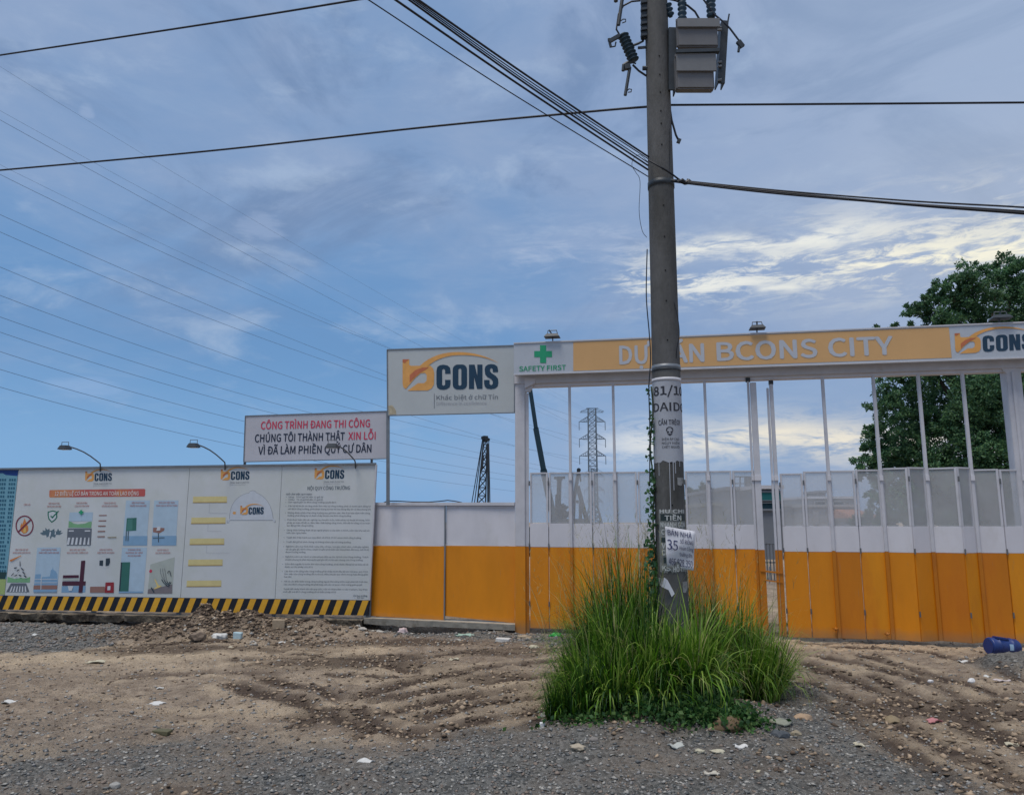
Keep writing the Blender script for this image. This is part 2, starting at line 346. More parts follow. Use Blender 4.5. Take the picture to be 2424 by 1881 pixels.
# the contractor's mark, drawn in its own units and laid on a sign by three corners
def logo(pl, bl, br, tl, off, parent, tag=True, dark=NAVY, org=LOGO_O, red=LOGO_R):
    def mp_(x, y):
        a = (x - 1225)/710; b = (385 - y)/275
        return (bl[0] + (br[0]-bl[0])*a + (tl[0]-bl[0])*b, bl[1] + (br[1]-bl[1])*a + (tl[1]-bl[1])*b)
    def T(lp): return [mp_(*p) for p in lp]
    mb = MB()
    body = [(1226, 150), (1275, 150), (1275, 192), (1290, 200), (1385, 200), (1430, 200), (1452, 222), (1460, 255), (1458, 340), (1440, 372), (1410, 386), (1262, 386), (1340, 330), (1385, 330), (1403, 312), (1404, 270), (1392, 254), (1360, 256), (1320, 290), (1250, 372), (1232, 360), (1226, 330)]
    fill(pl, [T(body)], off, mb, org)
    arc = bez((1370, 215), (1470, 112), (1640, 112), 8) + bez((1640, 112), (1800, 112), (1932, 184), 8)[1:]
    fill(pl, [T(strip2d(arc, [44, 42, 38, 34, 32, 30, 27, 25, 24, 22, 19, 16, 13, 10, 7, 4, 1]))], off + .0012, mb, org)
    fill(pl, [T([(1278, 270), (1320, 232), (1375, 212), (1420, 214), (1380, 240), (1350, 256), (1300, 300), (1278, 326)])], off + .0018, mb, red)
    fill(pl, [T([(1226, 150), (1275, 150), (1258, 165), (1244, 180), (1226, 172)])], off + .0018, mb, red)
    mb.build('emblem', None, parent, recalc=False)
    mb = MB()
    # C O N S in a heavy condensed face
    def band(loops): fill(pl, [T(l) for l in loops], off, mb, dark)
    o0, o1 = 195, 381
    C = rrect(1476, o0, 1580, o1, 36); S_ = rrect(1518, o0+28, 1540, o1-28, 10)
    band([[(1476, 240), (1482, 212), (1500, 198), (1528, 194), (1558, 200), (1576, 216), (1580, 240), (1580, 262), (1540, 262), (1540, 232), (1529, 224), (1518, 232), (1518, 344), (1529, 352), (1540, 344), (1540, 308), (1580, 308), (1580, 336), (1574, 362), (1556, 376), (1528, 382), (1500, 378), (1482, 364), (1476, 338)]])
    band([rrect(1596, o0-1, 1702, o1, 38, 6), rrect(1638, o0+29, 1660, o1-29, 10, 4)[::-1]])
    band([[(1716, 196), (1758, 196), (1778, 280), (1778, 196), (1816, 196), (1816, 378), (1776, 378), (1754, 290), (1754, 378), (1716, 378)]])
    band([[(1832, 232), (1838, 210), (1856, 197), (1882, 193), (1908, 198), (1926, 212), (1931, 236), (1931, 254), (1892, 254), (1892, 232), (1882, 222), (1872, 230), (1872, 246), (1884, 262), (1912, 280), (1930, 302), (1934, 334), (1928, 360), (1910, 376), (1880, 382), (1850, 377), (1833, 361), (1828, 338), (1828, 312), (1868, 312), (1868, 342), (1880, 352), (1892, 343), (1892, 322), (1880, 306), (1852, 290), (1836, 270)]])
    if tag:
        for s, y, x1, cap, mt in (('Khác biệt ở chữ Tín', 456, 1930, 32, GREYT), ('Difference in confidence', 497, 1846, 24, PALET)):
            vs, fs = text2d(s, .012 if y == 456 else 0); a0, a1 = vs[:, 0].min(), vs[:, 0].max()
            mb.add([pl.at(*mp_(1476 + (x1-1476)*(x-a0)/(a1-a0), y - yy/CAPH*cap), off + l_*.0002) for x, yy, l_ in vs], fs, mt)
        fill(pl, [T([(1458, 410), (1462, 410), (1462, 520), (1458, 520)])], off, mb, GREYT)
    mb.build('lettering', None, parent, recalc=False)

# ------------------------------------------------------------------ ground
def vnoise(x, y, seed=0):
    r = np.random.default_rng(seed).random((256, 256)); xi = np.floor(x).astype(int); yi = np.floor(y).astype(int); fx = x-xi; fy = y-yi
    fx = fx*fx*(3-2*fx); fy = fy*fy*(3-2*fy); g = lambda a, b: r[a & 255, b & 255]
    return (g(xi, yi)*(1-fx)+g(xi+1, yi)*fx)*(1-fy) + (g(xi, yi+1)*(1-fx)+g(xi+1, yi+1)*fx)*fy - .5
def fbm(x, y, s, o=4, seed=0):
    t = 0; a = 1
    for i in range(o): t = t + a*vnoise(x*s+i*17.3, y*s+i*9.1, seed+i); s = s*2.03; a *= .5
    return t
def gpt(u, v): p = PZ(u, v); return (p.x, p.y)
def dpoly(x, y, pts):
    d = np.full(np.shape(x), 1e9)
    for (ax, ay), (bx, by) in zip(pts[:-1], pts[1:]):
        ex, ey = bx-ax, by-ay; t = np.clip(((x-ax)*ex+(y-ay)*ey)/(ex*ex+ey*ey+1e-9), 0, 1); d = np.minimum(d, np.hypot(x-ax-t*ex, y-ay-t*ey))
    return d
def sdin(x, y, pts, soft):
    """1 inside the polygon, 0 outside, blended over soft metres"""
    ins = np.zeros(np.shape(x), bool); n = len(pts)
    for i in range(n):
        (ax, ay), (bx, by) = pts[i], pts[(i+1) % n]
        c = ((ay > y) != (by > y)) & (x < (bx-ax)*(y-ay)/(by-ay+1e-12)+ax); ins ^= c
    d = dpoly(x, y, pts + [pts[0]]); return np.clip(.5 + np.where(ins, d, -d)/soft, 0, 1)
def gauss(x, y, c, rx, ry, rot=0.0):
    a, b = x-c[0], y-c[1]; p = a*math.cos(rot)+b*math.sin(rot); q = -a*math.sin(rot)+b*math.cos(rot); return np.exp(-(p/rx)**2-(q/ry)**2)
PLC = Plane(0, 13.56, 888, 12.5)           # printed hoarding
PLO = Plane(878, 12.62, 1218, 11.75)       # orange and white fence
PLG = Plane(1243, 11.64, 2424, 10.33)      # gate
POLE_BASE = P(1592, 1500, 7.0); POLE_BASE.z = 0
RUTS = [([(1310, 1650), (1150, 1668), (1000, 1700), (850, 1745)], .10, .05), ([(1350, 1590), (1180, 1612), (1050, 1630), (900, 1660), (700, 1700)], .11, .05),
        ([(1350, 1560), (1150, 1580), (950, 1605), (780, 1600)], .09, .035), ([(1330, 1690), (1150, 1712), (1000, 1735), (870, 1722), (760, 1690)], .10, .06),
        ([(620, 1610), (760, 1640), (870, 1700), (900, 1725)], .09, .05), ([(560, 1565), (700, 1560), (830, 1575)], .1, .03),
        ([(1850, 1600), (2000, 1650), (2180, 1730), (2424, 1850), (2600, 1940)], .10, .07), ([(1900, 1570), (2100, 1640), (2300, 1720), (2500, 1800)], .12, .07),
        ([(2050, 1560), (2200, 1600), (2424, 1660), (2600, 1720)], .10, .05), ([(1900, 1640), (2050, 1720), (2200, 1810), (2300, 1881)], .09, .05),
        ([(1980, 1530), (2200, 1545), (2424, 1620)], .10, .04), ([(230, 1530), (400, 1526), (560, 1524)], .05, .05), ([(300, 1600), (500, 1590), (640, 1600)], .14, .02)]
RUTS += [([(1330, 1625), (1180, 1640), (1040, 1660), (920, 1690)], .12, .07), ([(1320, 1720), (1180, 1740), (1020, 1750), (860, 1725), (700, 1660), (560, 1630)], .12, .06), ([(1300, 1540), (1100, 1548), (900, 1570), (740, 1578)], .08, .04),
         ([(700, 1720), (840, 1660), (950, 1620), (1100, 1590)], .10, .05), ([(620, 1540), (820, 1560), (980, 1585)], .10, .045), ([(1890, 1610), (2060, 1680), (2240, 1770), (2424, 1870)], .11, .08), ([(1900, 1550), (2150, 1600), (2424, 1700), (2600, 1760)], .10, .07), ([(1960, 1680), (2120, 1770), (2260, 1860), (2300, 1900)], .10, .07), ([(2060, 1600), (2260, 1680), (2480, 1790)], .09, .06), ([(1900, 1520), (2200, 1522), (2500, 1560)], .07, .03)]
RUTS = [([gpt(*p) for p in pts], w, d) for pts, w, d in RUTS]
GR_FRONT = [gpt(*p) for p in [(-400, 1790), (0, 1775), (300, 1770), (600, 1745), (850, 1775), (1100, 1745), (1350, 1752), (1560, 1768), (1800, 1700), (1880, 1625), (1960, 1660), (2060, 1765), (2200, 1830), (2330, 1900), (2330, 2600), (-1200, 2600)]]
GR_LEFT = [gpt(*p) for p in [(-900, 1466), (-200, 1466), (330, 1470), (300, 1500), (240, 1528), (100, 1540), (-300, 1545), (-900, 1545)]]
SAND = [[gpt(*p) for p in [(-300, 1545), (250, 1528), (560, 1518), (960, 1526), (950, 1550), (500, 1560), (0, 1580), (-300, 1590)]],
        [gpt(*p) for p in [(1820, 1496), (2700, 1520), (2700, 1545), (2300, 1548), (2000, 1545), (1830, 1528)]]]
MOUND = gpt(500, 1505); MOUND2 = gpt(2450, 1590); GMOUND = (POLE_BASE.x, 6.35)
def height(x, y):
    wx = x + .5*fbm(x, y, .9, 2, 50); wy = y + .35*fbm(x, y, .9, 2, 60)
    near = np.clip((y-2)/2, 0, 1)*np.clip((30-y)/10, 0, 1)*np.clip((15-np.abs(x))/3, 0, 1)
    h = .05*fbm(x, y, .45, 3, 1) + .03*fbm(x, y, 1.7, 4, 5) + .022*fbm(x, y, 6, 4, 9)
    h = h + .020*fbm(x, y, 14, 4, 13)
    lo_, hi_ = 0*x, 0*x; na_, nb_ = .75+.8*fbm(x, y, 1.5, 2, 70), .7+.9*fbm(x, y, 3.5, 3, 80)
    for pts, w, d in RUTS:
        q = dpoly(wx*.22+x*.78, wy*.22+y*.78, pts); lo_ = np.maximum(lo_, d*np.exp(-(q/(w*.8))**2)); hi_ = np.maximum(hi_, d*.45*np.exp(-((q-w*1.7)/(w*.5))**2))
    sd_ = np.where(x > 2.0, .62, .85); h = h + sd_*(hi_*.7*nb_*np.clip(1-lo_/.05, 0, 1) - lo_*na_*.8) + .022*np.clip(lo_/.04, 0, 1)*fbm(x, y, 11, 3, 85)
    m = gauss(x, y, MOUND, 1.05, .48, .05); h = h + m*(.30 + .28*fbm(x, y, 3.2, 4, 21)) + .12*gauss(x, y, (MOUND[0]+1.5, MOUND[1]+.1), 1.0, .3)*(1+fbm(x, y, 4, 3, 31))
    h = h + gauss(x, y, MOUND2, .55, .40)*(.17 + .10*fbm(x, y, 4, 3, 41))
    h = h + .20*gauss(x, y, GMOUND, .95, .75)
    # eroded trench at the foot of the hoarding
    A, T, Nn = PLC.A, PLC.t, PLC.n; s = (x-A.x)*T.x+(y-A.y)*T.y; d = (x-A.x)*Nn.x+(y-A.y)*Nn.y; edge = .30 + .16*fbm(s, s*0, 1.3, 3, 90)
    tr = np.exp(-((d-.16)/(edge*.8))**2)*np.clip((8.6-s)/.8, 0, 1)
    h = h - tr*(.13+.08*fbm(s, d, 2.2, 3, 95))
    A, T, Nn = PLO.A, PLO.t, PLO.n; s = (x-A.x)*T.x+(y-A.y)*T.y; d = (x-A.x)*Nn.x+(y-A.y)*Nn.y
    tr = np.exp(-((d-.02)/.22)**2)*np.clip(s/.3, 0, 1)*np.clip((2.1-s)/.6, 0, 1); h = h - .17*tr
    h = h*near
    return h
def gz(x, y): return float(height(np.array([x]), np.array([y]))[0])
def axis(lo, a, b, hi, fine, nf=16):
    e = np.geomspace(1, (hi-b)+1, nf)[1:]-1 + b; s = a - (np.geomspace(1, (a-lo)+1, nf)[1:]-1); return np.concatenate([s[::-1], np.arange(a, b+1e-6, fine), e])
xs = axis(-1500, -12, 9.5, 1500, .042); ys = axis(-300, 3.4, 14.2, 3000, .034, 24)
GX, GY = np.meshgrid(xs, ys); GZ = height(GX, GY); GZ = np.where(GY > 15, GZ - .0, GZ)
nx, ny = len(xs), len(ys); idx = np.arange(nx*ny).reshape(ny, nx)
quads = np.stack([idx[:-1, :-1], idx[:-1, 1:], idx[1:, 1:], idx[1:, :-1]], -1).reshape(-1, 4)
def npmesh(name, V, F):
    me = bpy.data.meshes.new(name); me.vertices.add(len(V)); me.vertices.foreach_set('co', np.asarray(V, np.float32).ravel())
    k = F.shape[1]; me.loops.add(F.size); me.polygons.add(len(F)); me.polygons.foreach_set('loop_start', np.arange(0, F.size, k, dtype=np.int32))
    me.loops.foreach_set('vertex_index', np.asarray(F, np.int32).ravel()); me.update(calc_edges=True); return me
gm = npmesh('ground', np.stack([GX, GY, GZ], -1).reshape(-1, 3), quads); gm.polygons.foreach_set('use_smooth', np.ones(len(quads), bool))
def masks(x, y):
    wx = x + .35*fbm(x, y, 1.3, 4, 100); wy = y + .30*fbm(x, y, 1.3, 4, 110)
    grav = np.maximum(sdin(wx, wy, GR_FRONT, .8)*np.clip(.45+.55*np.clip((x+3.2)/2.5, 0, 1)+.9*fbm(x, y, 1.1, 3, 125), 0, 1), sdin(wx, wy, GR_LEFT, .35))
    grav = np.maximum(grav, .38*np.clip((8.0-y)/2.5, 0, 1)*np.clip((1.0-x)/4, 0, 1)*np.clip(.7+2.2*fbm(x, y, .8, 3, 120), 0, 1))
    grav = np.maximum(grav, gauss(x, y, MOUND2, .6, .45)*1.3); grav = np.clip(grav, 0, 1)
    A, T, Nn = PLO.A, PLO.t, PLO.n; d = (x-A.x)*Nn.x+(y-A.y)*Nn.y; s_ = (x-A.x)*T.x+(y-A.y)*T.y
    grav = np.maximum(grav, np.exp(-((d-.5)/.45)**2)*np.clip((s_+.3)/.5, 0, 1)*np.clip((4.4-s_)/.8, 0, 1)*.9)
    sand = np.maximum(sdin(wx, wy, SAND[0], .5), sdin(wx, wy, SAND[1], .35))*np.clip(1+1.2*fbm(x, y, 2.2, 3, 130), 0, 1)
    rs = 0*x
    for pts, w, dd in RUTS: rs = np.maximum(rs, np.exp(-((dpoly(wx*.22+x*.78, wy*.22+y*.78, pts)-w*2.0)/(w*.7))**2)*.9)
    sand = np.maximum(sand, rs*np.clip(.5+1.8*fbm(x, y, 1.6, 3, 135), 0, 1)); sand = np.maximum(sand, np.clip(2.4*fbm(x*.5, y*1.6, .9, 4, 137)-.2, 0, .8))
    dark = 0*x
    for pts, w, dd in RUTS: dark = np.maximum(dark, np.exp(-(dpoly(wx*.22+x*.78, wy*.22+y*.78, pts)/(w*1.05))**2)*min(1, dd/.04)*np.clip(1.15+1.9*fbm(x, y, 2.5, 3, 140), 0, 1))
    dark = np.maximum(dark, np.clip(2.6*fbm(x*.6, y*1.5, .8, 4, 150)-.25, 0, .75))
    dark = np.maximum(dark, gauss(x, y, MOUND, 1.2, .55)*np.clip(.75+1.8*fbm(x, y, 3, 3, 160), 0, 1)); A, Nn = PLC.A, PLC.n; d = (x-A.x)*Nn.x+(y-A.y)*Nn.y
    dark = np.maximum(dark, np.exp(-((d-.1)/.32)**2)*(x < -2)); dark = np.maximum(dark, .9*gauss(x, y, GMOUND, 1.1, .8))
    return grav, sand, np.clip(dark, 0, 1)
gr, sa, dk = masks(GX, GY); ca = gm.color_attributes.new('zones', 'FLOAT_COLOR', 'POINT')
ca.data.foreach_set('color', np.stack([gr, sa, dk, np.ones_like(gr)], -1).astype(np.float32).ravel())
gmat = bpy.data.materials.new('site_soil'); gmat.use_nodes = True; T_ = gmat.node_tree; N = T_.nodes; L = T_.links; b = N['Principled BSDF']; b.inputs['Roughness'].default_value = .95; b.inputs['Specular IOR Level'].default_value = .15
at = N.new('ShaderNodeVertexColor'); at.layer_name = 'zones'; sp = N.new('ShaderNodeSeparateColor'); L.new(at.outputs[0], sp.inputs[0]); tcg = N.new('ShaderNodeTexCoord')
def gn(scale, det=8, rough=.65, vec=None):
    n = N.new('ShaderNodeTexNoise'); n.inputs['Scale'].default_value = scale; n.inputs['Detail'].default_value = det; n.inputs['Roughness'].default_value = rough; L.new(vec or tcg.outputs['Object'], n.inputs[0]); return n
def gmix(f, a, b_):
    n = N.new('ShaderNodeMix'); n.data_type = 'RGBA'
    for s, v in ((n.inputs[0], f), (n.inputs[6], a), (n.inputs[7], b_)):
        if hasattr(v, 'is_output'): L.new(v, s)
        elif isinstance(v, (int, float)): s.default_value = v
        else: s.default_value = (*v, 1)
    return n.outputs[2]
def gmr(x, a, b_, c=0.0, d=1.0):
    n = N.new('ShaderNodeMapRange'); L.new(x, n.inputs[0])
    for i, v in enumerate((a, b_, c, d)): n.inputs[i+1].default_value = v
    return n.outputs[0]
n1 = gn(1.6); n2 = gn(9); n3 = gn(45, 6, .7); n4 = gn(4.2, 8, .7)
soil = gmix(gmr(n1.outputs[0], .38, .62), (.34, .265, .195), (.48, .38, .28)); soil = gmix(gmr(n2.outputs[0], .42, .66, 0, .75), soil, (.19, .14, .105)); soil = gmix(gmr(n4.outputs[0], .56, .70, 0, .55), soil, (.60, .49, .37))
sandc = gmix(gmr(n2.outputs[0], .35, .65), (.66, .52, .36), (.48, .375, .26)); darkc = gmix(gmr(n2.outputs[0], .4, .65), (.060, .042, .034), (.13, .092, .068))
vor = N.new('ShaderNodeTexVoronoi'); vor.inputs['Scale'].default_value = 42; L.new(tcg.outputs['Object'], vor.inputs[0]); hsv = N.new('ShaderNodeSeparateColor'); L.new(vor.outputs['Color'], hsv.inputs[0])
gravc = gmix(gmr(hsv.outputs[0], .1, .95), (.09, .095, .092), (.27, .265, .245)); gravc = gmix(gmr(n1.outputs[0], .45, .65, 0, .45), gravc, (.26, .21, .17))
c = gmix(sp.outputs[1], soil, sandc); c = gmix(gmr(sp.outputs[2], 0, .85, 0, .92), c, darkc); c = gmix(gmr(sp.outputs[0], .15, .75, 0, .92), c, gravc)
L.new(c, b.inputs['Base Color']); bh = N.new('ShaderNodeMath'); bh.operation = 'MULTIPLY_ADD'; L.new(vor.outputs['Distance'], bh.inputs[0]); bh.inputs[1].default_value = -.5; L.new(n3.outputs[0], bh.inputs[2])
bp = N.new('ShaderNodeBump'); bp.inputs['Distance'].default_value = .045; bp.inputs['Strength'].default_value = .9; L.new(bh.outputs[0], bp.inputs['Height']); L.new(bp.outputs[0], b.inputs['Normal'])
gm.materials.append(gmat); ground = place(gm, 'ground'); ground['kind'] = 'structure'

# gravel and clods: real stones, far too many to count
def stones(name, pts, sizes, cols_, label=None, flat=.6, sink=.3):
    base = np.array([(1, 0, 0), (-1, 0, 0), (0, 1, 0), (0, -1, 0), (0, 0, 1), (0, 0, -1)], float); F0 = np.array([(0, 2, 4), (2, 1, 4), (1, 3, 4), (3, 0, 4), (2, 0, 5), (1, 2, 5), (3, 1, 5), (0, 3, 5)])
    n = len(pts); V = np.repeat(base[None], n, 0)*(1+.45*(rng.random((n, 6, 1))-.5)); V = V + .35*(rng.random((n, 6, 3))-.5)
    sc = sizes[:, None]*np.stack([1+.5*rng.random(n), .6+.5*rng.random(n), flat*(.6+.6*rng.random(n))], -1); V = V*sc[:, None]
    a = rng.random(n)*6.283; tl = (rng.random(n)-.5)*.7; ca_, sa_ = np.cos(a), np.sin(a); z = V[..., 2]+V[..., 0]*tl[:, None]; x = V[..., 0]*ca_[:, None]-V[..., 1]*sa_[:, None]; y = V[..., 0]*sa_[:, None]+V[..., 1]*ca_[:, None]
    V = np.stack([x, y, z], -1) + pts[:, None]; F = (F0[None]+np.arange(n)[:, None, None]*6).reshape(-1, 3)
    me = npmesh(name, V.reshape(-1, 3), F)
    for m_ in cols_: me.materials.append(m_)
    me.polygons.foreach_set('material_index', np.repeat(rng.integers(0, len(cols_), n), 8).astype(np.int32)); o = place(me, name); meta(o, kind='stuff', label=label); return o
ST = [mat('stone_a', (.20, .20, .19), .9, .3, 30), mat('stone_b', (.11, .115, .115), .9, .3, 30), mat('stone_c', (.26, .25, .235), .9, .3, 30), mat('stone_d', (.23, .18, .145), .9, .3, 30), mat('stone_e', (.16, .16, .15), .9, .3, 30), mat('stone_f', (.38, .36, .32), .9, .2, 30)]
SO = [mat('clod_a', (.25, .185, .125), .95, .3, 20), mat('clod_b', (.11, .078, .055), .95, .3, 20), mat('clod_c', (.40, .30, .205), .95, .3, 20)]
def scatter(n, x0, x1, y0, y1, which, smin, smax, pw=2.0, thr=0.0):
    y = y0*(y1/y0)**rng.random(n); x = x0 + (x1-x0)*rng.random(n); x = x*(y/y1)**.5 if x0 < -5 else x
    g, s, d = masks(x, y); w = {'g': g, 'd': d*(1-g), 's': 1-g}[which]; k = rng.random(n) < (w - thr); x, y = x[k], y[k]
    z = height(x, y); sz = smin + (smax-smin)*rng.random(len(x))**pw; return np.stack([x, y, z+sz*.15], -1), sz
p_, s_ = scatter(95000, -9, 8, 4.0, 8.5, 'g', .004, .019, 2.6); stones('gravel', p_, s_, ST, 'loose grey crushed gravel spread over the front of the yard')
p_, s_ = scatter(26000, -12, 8, 9.0, 13.4, 'g', .010, .035, 2.0); stones('gravel', p_, s_, ST[:5], 'dark grey gravel along the foot of the fences')
p_, s_ = scatter(90000, -10, 8, 4.2, 13.0, 'd', .004, .034, 3.5, .1); stones('soil_clods', p_, s_, SO, 'crumbled damp soil clods in the wheel ruts and mound')
p_, s_ = scatter(60000, -10, 8, 4.2, 12.0, 's', .003, .022, 5.0, .2); stones('soil_crumbs', p_, s_, SO + [ST[2], ST[5]], 'small soil crumbs and grit on the bare earth')
n_ = 9000; a_ = rng.normal(0, 1, (n_, 2)); x_ = MOUND[0]+a_[:, 0]*.85; y_ = MOUND[1]-.05+a_[:, 1]*.32; s_ = .005+.035*rng.random(n_)**6
stones('rubble', np.stack([x_, y_, height(x_, y_)+s_*.2], -1), s_, [SO[0], SO[1], SO[1], SO[0], SO[1], SO[2]], 'broken soil lumps heaped on the mound before the hoarding')

# ------------------------------------------------------------------ printed hoarding
def bd(name, label, quad, mt=BOARDP, extra=.02, pl=PLC, cat='sign board', group=None, off=0.0):
    base = pl.base(sum(q[0] for q in quad)/4); t = thing(name, label, cat, base, group)
    slab(pl, quad, extra, off, material=None).build('board', mt, t, bevel=.002); return t
def c1_(x, y): return (x/4.237, 1080 + y/4.237)            # measured on enlarged crops
def c2_(x, y): return (430 + x/4.238, 1080 + y/4.238)
def c3_(x, y): return (560 + x/3.12, 800 + y/3.12)
def c4_(x, y): return (1200 + x/3.12, 740 + y/3.12)
def c5_(x, y): return (1780 + x/3.39, 600 + y/3.39)
TOP = lambda u: 1112.5 - .0155*u*1.0 - (0 if u < 0 else 0)
TOPV = lambda u: 1111.5 - u*.0138
STT = lambda u: 1408.5 + u*.0128
def seg(fn, quads, off, parent, name, mt):
    mb = MB()
    for q in quads: fill(PLC, [[fn(*p) for p in q]], off, mb)
    return mb.build(name, mt, parent, recalc=False)
# picture board at the far left
t = bd('picture_board', 'board printed with a pale teal tower block at the left end of the hoarding', [(-90, TOPV(-90)), (43.8, TOPV(44)), (10.4, STT(10)), (-90, STT(-90))], cat='sign board')
seg(c1_, [[(-380, 140), (186, 134), (176, 196), (-380, 196)]], .002, t, 'printed_sky', pm('deep_blue', (.01, .05, .22)))
seg(c1_, [[(-380, 170), (30, 168), (55, 186), (176, 196), (62, 1230), (-380, 1230)]], .0035, t, 'printed_tower', pm('teal_pale', (.16, .36, .45)))
mb = MB()
for r_ in range(24):
    y = 222 + r_*41.5; xe = 170 - (y-196)*.108
    for x in range(int(xe-26), -380, -24):
        if (x // 24) % 5 == 2: continue
        fill(PLC, [[c1_(x, y), c1_(x+17, y+2), c1_(x+15, y+26), c1_(x-2, y+24)]], .005, mb)
mb.build('printed_window', pm('teal_dark', (.025, .12, .19)), t, recalc=False)['kind'] = 'stuff'
seg(c1_, [[(-380, 1150), (68, 1160), (50, 1225), (-380, 1215)]], .006, t, 'printed_shade', pm('tree_dark', (.02, .06, .06)))
seg(c1_, [[(-380, 1215), (60, 1225), (46, 1384), (-380, 1375)]], .0035, t, 'printed_lawn', pm('lawn', (.36, .46, .17)))

# board with the twelve safety rules
t = bd('safety_rules_board', 'wide white board with twelve small safety pictures under an orange and navy logo', [(44.6, TOPV(45)), (449, TOPV(449)), (426.8, STT(427)), (11.2, STT(11))])
logo(PLC, c1_(852, 250), c1_(1122, 247), c1_(856, 132), .002, t)
bar = [(505, 336), (1448, 324), (1457, 332), (1455, 392), (1446, 400), (502, 410), (493, 402), (495, 344)]
seg(c1_, [bar], .002, t, 'title_bar', mat('print_title_red', (.50, .10, .09), .5, .08, 1.5, col2=(.60, .24, .10), c2s=1.1, c2lo=.5, c2hi=.62))
mb = MB(); text(PLC, '12 ĐIỀU LỆ CƠ BẢN TRONG AN TOÀN LAO ĐỘNG', c1_(548, 392), c1_(1390, 388), 9, .004, mb, bold=.03); mb.build('lettering', pm('cream', (.72, .62, .58)), t, recalc=False)
caps = [(270, 490, ['CẤM LỬA'], 90), (540, 478, ['KIỂM TRA AN TOÀN', 'TRƯỚC KHI LÀM VIỆC'], 145), (820, 474, ['PHÂN LUỒNG RÕ RÀNG', 'LỐI ĐI CHO CÔNG NHÂN'], 145), (1100, 474, ['TRANG BỊ ĐẦY ĐỦ', 'ĐỒ BẢO HỘ LAO ĐỘNG'], 160), (1385, 472, ['KIỂM TRA KỸ THANG', 'TRƯỚC KHI LÀM VIỆC'], 170), (1672, 470, ['NƠI LÀM VIỆC GỌN', 'PHẢI SẠCH SẼ AN TOÀN'], 210),
        (215, 942, ['CẨN THẬN VẬT RƠI', 'KHÔNG ĐỨNG DƯỚI CẦN CẨU'], 175), (490, 942, ['LAN CAN AN TOÀN', 'PHẢI CHẮC CHẮN MỌI NƠI'], 200), (775, 942, ['ĐEO DÂY AN TOÀN', 'KHI LÀM VIỆC TRÊN CAO'], 210), (1060, 942, ['KIỂM TRA THIẾT BỊ', 'ĐIỆN TRƯỚC KHI DÙNG'], 170), (1345, 942, ['ĐI ĐÚNG LỐI ĐI', 'KHÔNG ĐI VÀO', 'KHU VỰC NGUY HIỂM'], 170), (1632, 944, ['DỌN DẸP DỤNG CỤ', 'SAU KHI LÀM XONG'], 150)]
for cx, y, ls, w in caps:
    mb = MB()
    for i, s in enumerate(ls): text(PLC, s, c1_(cx-w/2*(.75+.25*(i % 2)), y+i*30), c1_(cx+w/2*(.75+.25*(i % 2)), y+i*30-1), 3.6, .0045, mb, bold=.02)
    mb.build('lettering', REDPALE, t, recalc=False)
def ring(cx, cy, rx, ry, w, n=28):
    return [[(cx+rx*math.cos(2*math.pi*k/n), cy+ry*math.sin(2*math.pi*k/n)) for k in range(n)], [(cx+(rx-w)*math.cos(2*math.pi*k/n), cy+(ry-w)*math.sin(2*math.pi*k/n)) for k in range(n)][::-1]]
def art(name, items, parent, fn=c1_):
    """items: (material, loops); later items lie 1 mm above earlier ones"""
    mb = MB()
    for i, (m_, loops) in enumerate(items): fill(PLC, [[fn(*p) for p in lp] for lp in loops], .002 + .0009*i, mb, m_)
    return mb.build(name, None, parent, recalc=False)
q_ = lambda x0, y0, x1, y1, s=0: [[(x0+s, y0), (x1+s, y0-1), (x1, y1-1), (x0, y1)]]
DR = pm('dark_red', (.20, .03, .06)); FL = pm('flame', (.62, .22, .06)); SKYB = pm('sky_pale', (.42, .55, .66)); SKYM = pm('sky_mid', (.22, .38, .55)); ROAD = pm('road', (.13, .15, .18)); GRN = pm('picto_green', (.20, .42, .22)); DKG = pm('picto_dark', (.03, .05, .07)); TEALD = pm('door_green', (.04, .16, .13)); WINE = pm('wine', (.075, .02, .04)); PWH = pm('white', (.62, .65, .68)); BRN = pm('brown', (.30, .16, .13)); REDB = pm('cabinet_red', (.30, .03, .04)); SHD = pm('shield_green', (.02, .17, .11)); OLV = pm('sand_wall', (.42, .46, .42)); GREYF = pm('floor_grey', (.20, .18, .19)); DKB = pm('grey_blue', (.10, .16, .20))
art('pictogram', [(FL, [[(205, 745), (203, 700), (215, 665), (222, 685), (245, 620), (262, 655), (268, 680), (282, 700), (284, 740), (262, 768), (235, 772)]]), (pm('flame_core', (.72, .48, .14)), [[(232, 760), (238, 725), (252, 705), (262, 735), (258, 762)]]), (DR, ring(246, 694, 91, 104, 12)), (DR, [[(176, 752), (186, 762), (318, 632), (308, 622)]])], t)
art('pictogram', [(SHD, [[(478, 552), (530, 540), (560, 548), (572, 556), (575, 610), (552, 640), (518, 664), (486, 630), (477, 590)]]), (PWH, [[(490, 562), (530, 552), (562, 562), (562, 610), (545, 632), (520, 650), (496, 622), (489, 590)]]), (SHD, [[(503, 600), (514, 592), (524, 602), (580, 545), (593, 545), (526, 622)]])], t)
spk = [(400, 768), (432, 755), (425, 738), (455, 745), (455, 712), (475, 735), (495, 722), (498, 745), (520, 740), (545, 722), (545, 748), (570, 750), (582, 720), (592, 745), (618, 742), (600, 765), (632, 762), (598, 785), (560, 782), (552, 812), (520, 800), (505, 830), (498, 790), (468, 812), (462, 785), (430, 788)]
art('pictogram', [(DKB, [spk]), (PWH, [[(490, 800), (500, 750), (512, 760), (505, 800)]]), (PWH, [[(548, 780), (552, 750), (562, 760), (558, 785)]])], t)
